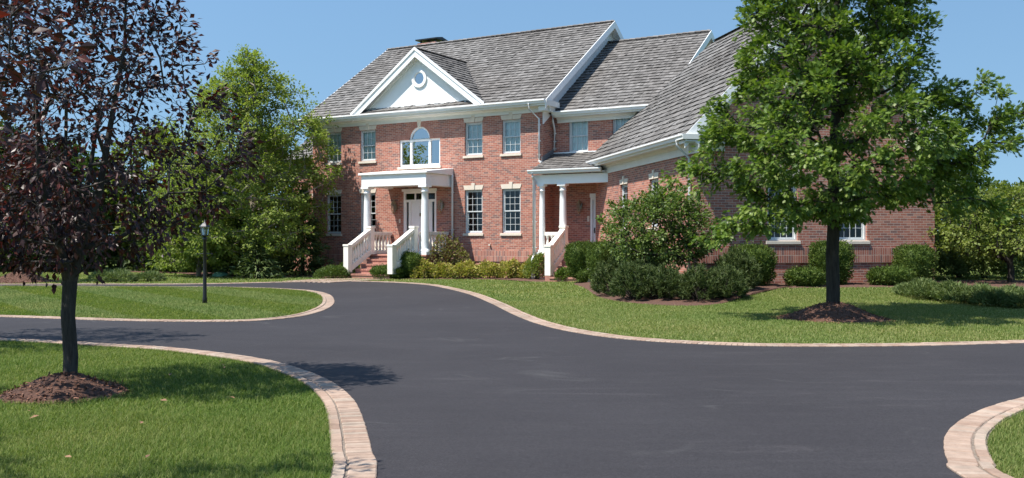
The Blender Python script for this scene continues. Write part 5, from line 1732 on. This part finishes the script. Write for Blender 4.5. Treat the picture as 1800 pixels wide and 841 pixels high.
# right-hand background
jun = [(1585, 1655, 492, 519, 'grey-green juniper at the right corner of the wing'), (1640, 1712, 491, 522, 'grey-green juniper in the middle of the right-hand bed'), (1700, 1765, 492, 525, 'grey-green juniper before the small trunk at right'), (1750, 1830, 494, 527, 'grey-green juniper cut by the right edge of the picture')]
for k, (a, b_, t, bt, lb) in enumerate(jun):
    x, y, w, h = spot(a, b_, t, bt, 1.4, 0.22)
    spreading('juniper_shrub', lb, x, y, w * 1.15, 1.7, h + 0.05, 5000, 0.10, 'needle', M['juniper'], 140 + k, 'spreading junipers right of the wing', width=1.5)
tree('crabapple_tree', 'small yellow-green tree with dark trunk at the right edge', 'tree', 14.1, 27.2, 2.8, [(0, 1.3), (0.2, 1.9), (0.5, 1.9), (0.8, 1.1), (1, 0.3)], 230, 55, 0.10, 'leaf', M['olive'], M['bark'], 0.09, 0.30, 150, None, (0.22, 0.42), 2, 0.65, 0.4, 0.6, 0.18, 0.25, 1.3)
tree('crabapple_tree', 'yellow-green small tree just right of the wing gable', 'tree', 14.4, 31.0, 2.75, [(0, 1.3), (0.25, 1.8), (0.5, 1.6), (0.8, 1.0), (1, 0.3)], 200, 50, 0.11, 'leaf', M['olive'], M['bark'], 0.09, 0.25, 151, None, (0.25, 0.45), 2, 0.65, 0.4, 0.6, 0.18, 0.25, 1.3)
gb = [(13.1, 30.0, 1.7, 1.15, 'grey-green bush between the tall clipped yew and the small trunk'), (15.0, 30.5, 1.8, 1.1, 'grey-green bush behind the small trunk at right'), (16.8, 31.0, 2.0, 1.2, 'grey-green bush at the right edge of the picture')]
for k, (x, y, w, h, lb) in enumerate(gb):
    spreading('grey_shrub', lb, x, y, w, 1.7, h, 5200, 0.11, 'leaf', M['juniper'], 160 + k, 'grey-green bushes behind the junipers', width=1.2)
fr_ = [(21.5, 46, 4.6, 2.4, 'dark tree in the distance right behind the wing'), (26.0, 48, 4.0, 2.8, 'dark tree in the distance beyond the yellow-green tree'), (31, 50, 4.4, 3.0, 'dark tree in the distance at the right edge')]
for k, (x, y, h, w, lb) in enumerate(fr_):
    tree('broadleaf_tree', lb, 'tree', x, y, h, [(0, w * 0.8), (0.3, w), (0.6, w * 0.8), (0.85, w * 0.45), (1, 0.2)], 150, 55, 0.22, 'round', M['farleaf'], M['bark'], 0.14, 0.06, 170 + k, 'distant trees beyond the right lawn', (0.4, 0.75), 1, 0.6, 0.5, 0.7, 0.2, 0.2, 1.0, 0.35)
for k, (x, y, w, h, lb) in enumerate([(-13.9, 33.6, 1.6, 0.45, 'low grey-green juniper at the back of the left lawn'), (-12.9, 34.2, 1.0, 0.35, 'smaller low juniper beside the first at the back of the left lawn')]):
    spreading('juniper_shrub', lb, x, y, w, 1.3, h, 3500, 0.10, 'needle', M['juniper'], 180 + k, 'low junipers on the back lawn', width=1.5)
lx, ly = pix(388, 487)
lid = empty('utility_lid', (lx, ly, 0)); tag(lid, 'small green domed utility cover on the back lawn beside the lamp post', 'utility cover')
mb = MB(); mb.lathe([(0.34, 0.0), (0.34, 0.05), (0.30, 0.13), (0.18, 0.19), (0.02, 0.21)], 0, 0, 18); mb.build('dome', M['lid'], lid)
mb = MB(); mb.lathe([(0.38, -0.02), (0.38, 0.02), (0.345, 0.03)], 0, 0, 18); mb.build('rim', M['lid'], lid)

# ------------------------------------------------------------------ mulch beds and walk
def bed(poly, z=0.03):
    P = catmull(poly, 0.2, True)
    # a fan grid draped on the lawn
    c = P.mean(0)
    m = 9
    V = []
    for j in range(m + 1):
        Q = c + (P - c) * (j / m)
        zz = gz(Q[:, 0], Q[:, 1]) + z * (1.0 if j < m else 0.15) + (rng.normal(size=len(Q)) * 0.012 if j < m else 0)
        V.append(np.c_[Q, zz])
    n = len(P)
    F = np.array([(j * n + k, (j + 1) * n + k, (j + 1) * n + (k + 1) % n, j * n + (k + 1) % n) for j in range(m) for k in range(n)])
    o = link('mulch_bed', np_mesh('mulch_bed', np.vstack(V), F, M['soil'], True))
    tag(o, kind='structure')
    k = int(len(P) * 0)
    return P
B1 = bed([pix(1062, 523, 1.42), pix(1150, 531, 1.40), pix(1250, 532, 1.40), pix(1320, 523, 1.38), wing_pt(1.9, -1.9), wing_pt(4, -2.0), wing_pt(6.2, -2.1), (13.5, 24.6), (17, 24.8), (19, 27.5), (15, 29), wing_pt(7.3, -0.02), wing_pt(3.5, -0.02), wing_pt(0.1, -0.02), wing_pt(-0.02, 3), wing_pt(-0.02, 6.5), wing_pt(-1.6, 6.3), wing_pt(-2.2, 3.0)])
B2 = bed([to_world(-4.6, -3.1), to_world(-2.5, -1.75), to_world(-1.0, -1.6), to_world(0.6, -1.7), to_world(1.2, -2.6), to_world(1.2, -0.9), to_world(-0.2, -0.1), to_world(-3.0, -0.1), to_world(-4.0, -1.8)])
B3 = bed([to_world(-11.4, -0.2), to_world(-10.6, -2.4), to_world(-8.0, -3.3), to_world(-6.9, -3.2), to_world(-7.0, -0.3)])
B4 = bed([to_world(2.9, -2.9), to_world(4.3, -3.5), to_world(4.5, -2.5), to_world(3.3, -1.6)])
B5 = bed([(-22, 44.2), (-17, 43.0), (-13.6, 40.6), (-12.2, 38.0), (-9.6, 37.2), (-8.6, 38.2), (-10, 42), (-16, 46), (-22, 46.5)])
BEDS = [B1, B2, B3, B4, B5]
# brick walk from the driveway to the steps
wk = MB(Matrix.Translation((CX, CY, 0)) @ Matrix.Rotation(HROT, 4, 'Z'))
for i in range(19):
    for j in range(14):
        a = SU0 - 0.15 + i * 0.115
        b_ = SLV - 0.42 - j * 0.215 - (0.1 if i % 2 else 0)
        wk.box(a, a + 0.108, b_ - 0.208, b_, -0.02, 0.028 + random.uniform(-0.003, 0.003))
tag(wk.build('walkway', M['paver']), kind='structure')

# ------------------------------------------------------------------ lamp post
lxp, lyp = pix(360, 535)
lp = empty('lamp_post', (lxp, lyp, 0.02)); tag(lp, 'black lantern lamp post on the island lawn', 'lamp post')
mb = MB(); mb.lathe([(0.055, -0.05), (0.055, 0.10), (0.045, 0.16), (0.040, 0.70), (0.036, 1.44), (0.05, 1.46), (0.05, 1.50), (0.03, 1.53)], 0, 0, 12); mb.build('post', M['black'], lp)
mb = MB(); mb.tube([(-0.17, 0, 1.14), (0.17, 0, 1.14)], 0.011, 6); mb.lathe([(0.018, 1.12), (0.018, 1.16)], -0.17, 0, 6); mb.lathe([(0.018, 1.12), (0.018, 1.16)], 0.17, 0, 6); mb.build('ladder_bar', M['black'], lp)
mb = MB()
mb.lathe([(0.05, 1.53), (0.085, 1.555), (0.085, 1.575)], 0, 0, 6)
for k in range(6):
    an = math.pi * k / 3
    mb.tube([(0.078 * math.cos(an), 0.078 * math.sin(an), 1.57), (0.105 * math.cos(an), 0.105 * math.sin(an), 1.76)], 0.006, 4)
mb.lathe([(0.135, 1.755), (0.125, 1.775), (0.06, 1.84), (0.03, 1.86), (0.015, 1.88), (0.022, 1.895), (0.004, 1.93)], 0, 0, 6)
lh = mb.build('lantern', M['black'], lp)
mb = MB(); mb.lathe([(0.074, 1.576), (0.100, 1.754)], 0, 0, 6); mb.build('lantern_glass', M['lampglass'], lh)
mb = MB(); mb.lathe([(0.012, 1.576), (0.018, 1.63), (0.016, 1.68), (0.004, 1.71)], 0, 0, 8); mb.build('bulb', M['white'], lh)

# ------------------------------------------------------------------ grass
DRIVE = ASPH
def in_kerb(X, Y):
    d = np.zeros(len(X), bool)
    return d
def lawn_ok(X, Y):
    ok = ~inside(X, Y, DRIVE)
    for L, s in ((A_left, -1), (A_near, -1), (A_right, -1)):
        L = resample(L, 0.12)
        Q = L[(L[:, 1] > -2) & (L[:, 1] < 45) & (np.abs(L[:, 0]) < 30)]
        a = np.arange(len(X))
        near = np.flatnonzero(ok & (np.min((X[:, None] - Q[None, ::12, 0]) ** 2 + (Y[:, None] - Q[None, ::12, 1]) ** 2, axis=1) < 2.0)) if len(X) < 20000 else np.concatenate(
            [c + np.flatnonzero(ok[c:c + 20000] & (np.min((X[c:c + 20000, None] - Q[None, ::12, 0]) ** 2 + (Y[c:c + 20000, None] - Q[None, ::12, 1]) ** 2, axis=1) < 2.0)) for c in range(0, len(X), 20000)])
        for c in range(0, len(near), 8000):
            sl_ = near[c:c + 8000]
            dd = np.min((X[sl_, None] - Q[None, :, 0]) ** 2 + (Y[sl_, None] - Q[None, :, 1]) ** 2, axis=1)
            ok[sl_] &= dd > 0.285 ** 2
    return ok
def hidden_by_house(X, Y):
    u, v = (X - CX) * hx + (Y - CY) * hy, -(X - CX) * hy + (Y - CY) * hx
    w_ = (u > MAINL - 4) & (u < 5) & (v > -0.1)
    px_ = (X - WX) * math.cos(WROT) + (Y - WY) * math.sin(WROT)
    qy_ = -(X - WX) * math.sin(WROT) + (Y - WY) * math.cos(WROT)
    return w_ | ((px_ > -0.05) & (px_ < WP + 0.1) & (qy_ > -0.05))
MOUNDS = [(6.05, 18.05, 1.0), (-4.33, 9.30, 0.58), (-17.0, 33.3, 1.1)]
def grass(name, x0, x1, y0, y1, dens, hgt, wid, seed, test, zf, stripes=None, mat='grass'):
    r = np.random.default_rng(seed)
    n = int((x1 - x0) * (y1 - y0) * dens)
    X = r.uniform(x0, x1, n); Y = r.uniform(y0, y1, n)
    m = (np.abs(X) < Y * 0.60 + 1.2)
    X, Y = X[m], Y[m]
    m = test(X, Y) & ~hidden_by_house(X, Y)
    X, Y = X[m], Y[m]
    for (a, b_, q) in MOUNDS:
        k = (X - a) ** 2 + (Y - b_) ** 2 > q * q
        X, Y = X[k], Y[k]
    for B in BEDS:
        k = ~inside(X, Y, B)
        X, Y = X[k], Y[k]
    n = len(X)
    Z = zf(X, Y)
    clump = 0.75 + 0.35 * np.sin(X * 3.1 + 1.3 * np.sin(Y * 2.2)) * np.sin(Y * 2.7 + X * 0.7)
    h = hgt * r.uniform(0.4, 1.15, n) * (0.62 + 0.5 * clump)
    a = r.random(n) * 6.283
    lean = r.uniform(0.25, 1.5, n)
    dx, dy = np.cos(a) * lean, np.sin(a) * lean
    if stripes:
        s = np.where(np.sin((X * stripes[0] + Y * stripes[1]) * 2 * math.pi / stripes[2]) > 0, 1.0, -1.0)
        dx = dx * 0.6 + s * stripes[0] * 0.0 + s * stripes[3]
        dy = dy * 0.6 + s * stripes[4]
    wx_, wy_ = -np.sin(a) * wid / 2, np.cos(a) * wid / 2
    b0 = np.stack([X - wx_, Y - wy_, Z - 0.005], 1); b1 = np.stack([X + wx_, Y + wy_, Z - 0.005], 1)
    mid = np.stack([X + dx * h * 0.35, Y + dy * h * 0.35, Z + h * 0.62], 1)
    m0 = mid - np.stack([wx_, wy_, 0 * X], 1) * 0.7; m1 = mid + np.stack([wx_, wy_, 0 * X], 1) * 0.7
    tip = np.stack([X + dx * h, Y + dy * h, Z + h * 0.98], 1)
    V = np.stack([b0, b1, m0, m1, tip], 1).reshape(-1, 3)
    o = np.arange(n)[:, None] * 5
    F = np.concatenate([o + np.array([[0, 1, 3]]), o + np.array([[0, 3, 2]]), o + np.array([[2, 3, 4]])], 1).reshape(-1, 3)
    ob = link(name, np_mesh(name, V, F, M[mat]))
    tag(ob, kind='stuff')
    return ob
zlawn = lambda X, Y: gz(X, Y)
a_left_in = lambda X, Y: lawn_ok(X, Y) & (X < 0) & (Y < 20)
o = grass('grass', -7.5, -0.9, 5.2, 8.2, 9500, 0.046, 0.0032, 201, a_left_in, zlawn); tag(o, 'mown green grass of the near left lawn', 'grass')
o = grass('grass', -9.5, -0.9, 8.2, 14.5, 5000, 0.044, 0.0046, 202, a_left_in, zlawn); tag(o, 'mown green grass round the purple-leaved tree', 'grass')
isl_ok = lambda X, Y: inside(X, Y, ISL) & (np.array([True]) | (X < 0))
ISL_IN = ISL.mean(0) + (ISL - ISL.mean(0))
def isl_test(X, Y):
    ok = inside(X, Y, ISL)
    Q = ISL[ISL[:, 1] > 0]
    for c in range(0, len(X), 20000):
        sl_ = slice(c, c + 20000)
        dd = np.min((X[sl_, None] - Q[None, :, 0]) ** 2 + (Y[sl_, None] - Q[None, :, 1]) ** 2, axis=1)
        ok[sl_] &= dd > 0.285 ** 2
    return ok
o = grass('grass', -16, -3.5, 17.2, 30.5, 1500, 0.040, 0.0095, 203, isl_test, lambda X, Y: 0.012 + 0 * X, (0.80, 0.60, 2.6, 0.55, -0.5), 'grass_mid'); tag(o, 'striped mown grass of the island lawn', 'grass')
o = grass('grass', 2.0, 7.0, 3.5, 11.0, 7500, 0.046, 0.0038, 204, lambda X, Y: lawn_ok(X, Y) & (Y < 12.5), zlawn, None, 'grass_mid'); tag(o, 'mown grass in the lower right corner', 'grass')
o = grass('grass', -3.5, 17, 13.0, 24.0, 2100, 0.040, 0.0075, 205, lambda X, Y: lawn_ok(X, Y) & (X > -3), zlawn, None, 'grass_dry'); tag(o, 'mown grass of the right lawn round the oak', 'grass')
o = grass('grass', -4.0, 17, 24.0, 36.5, 420, 0.045, 0.018, 206, lambda X, Y: lawn_ok(X, Y) & (X > -4), zlawn, None, 'grass_dry'); tag(o, 'mown grass in front of the house beds', 'grass')
o = grass('grass', -28, -3.0, 30.5, 45, 230, 0.045, 0.025, 207, lambda X, Y: lawn_ok(X, Y) & ~isl_test(X, Y), zlawn, None, 'grass_dry'); tag(o, 'mown grass of the back lawn behind the island', 'grass')

# a few fallen leaves on the near lawn
r_ = np.random.default_rng(300)
FLX = r_.uniform(-5, -1.3, 16); FLY = r_.uniform(5.8, 11.5, 16)
k = a_left_in(FLX, FLY); FLX, FLY = FLX[k], FLY[k]
n = len(FLX)
o = leaves('fallen_leaves', np.stack([FLX, FLY, np.full(n, 0.05)], 1), np.c_[r_.normal(size=(n, 2)), r_.normal(size=n) * 0.2], np.c_[r_.normal(size=(n, 2)) * 0.3, np.ones(n)], r_.uniform(0.05, 0.08, n), 'leaf', paint('dry_leaf', (0.24, 0.13, 0.07), 0.8, 0.2, 9))
tag(o, 'scattered brown fallen leaves on the near lawn', 'leaves', None, 'stuff')
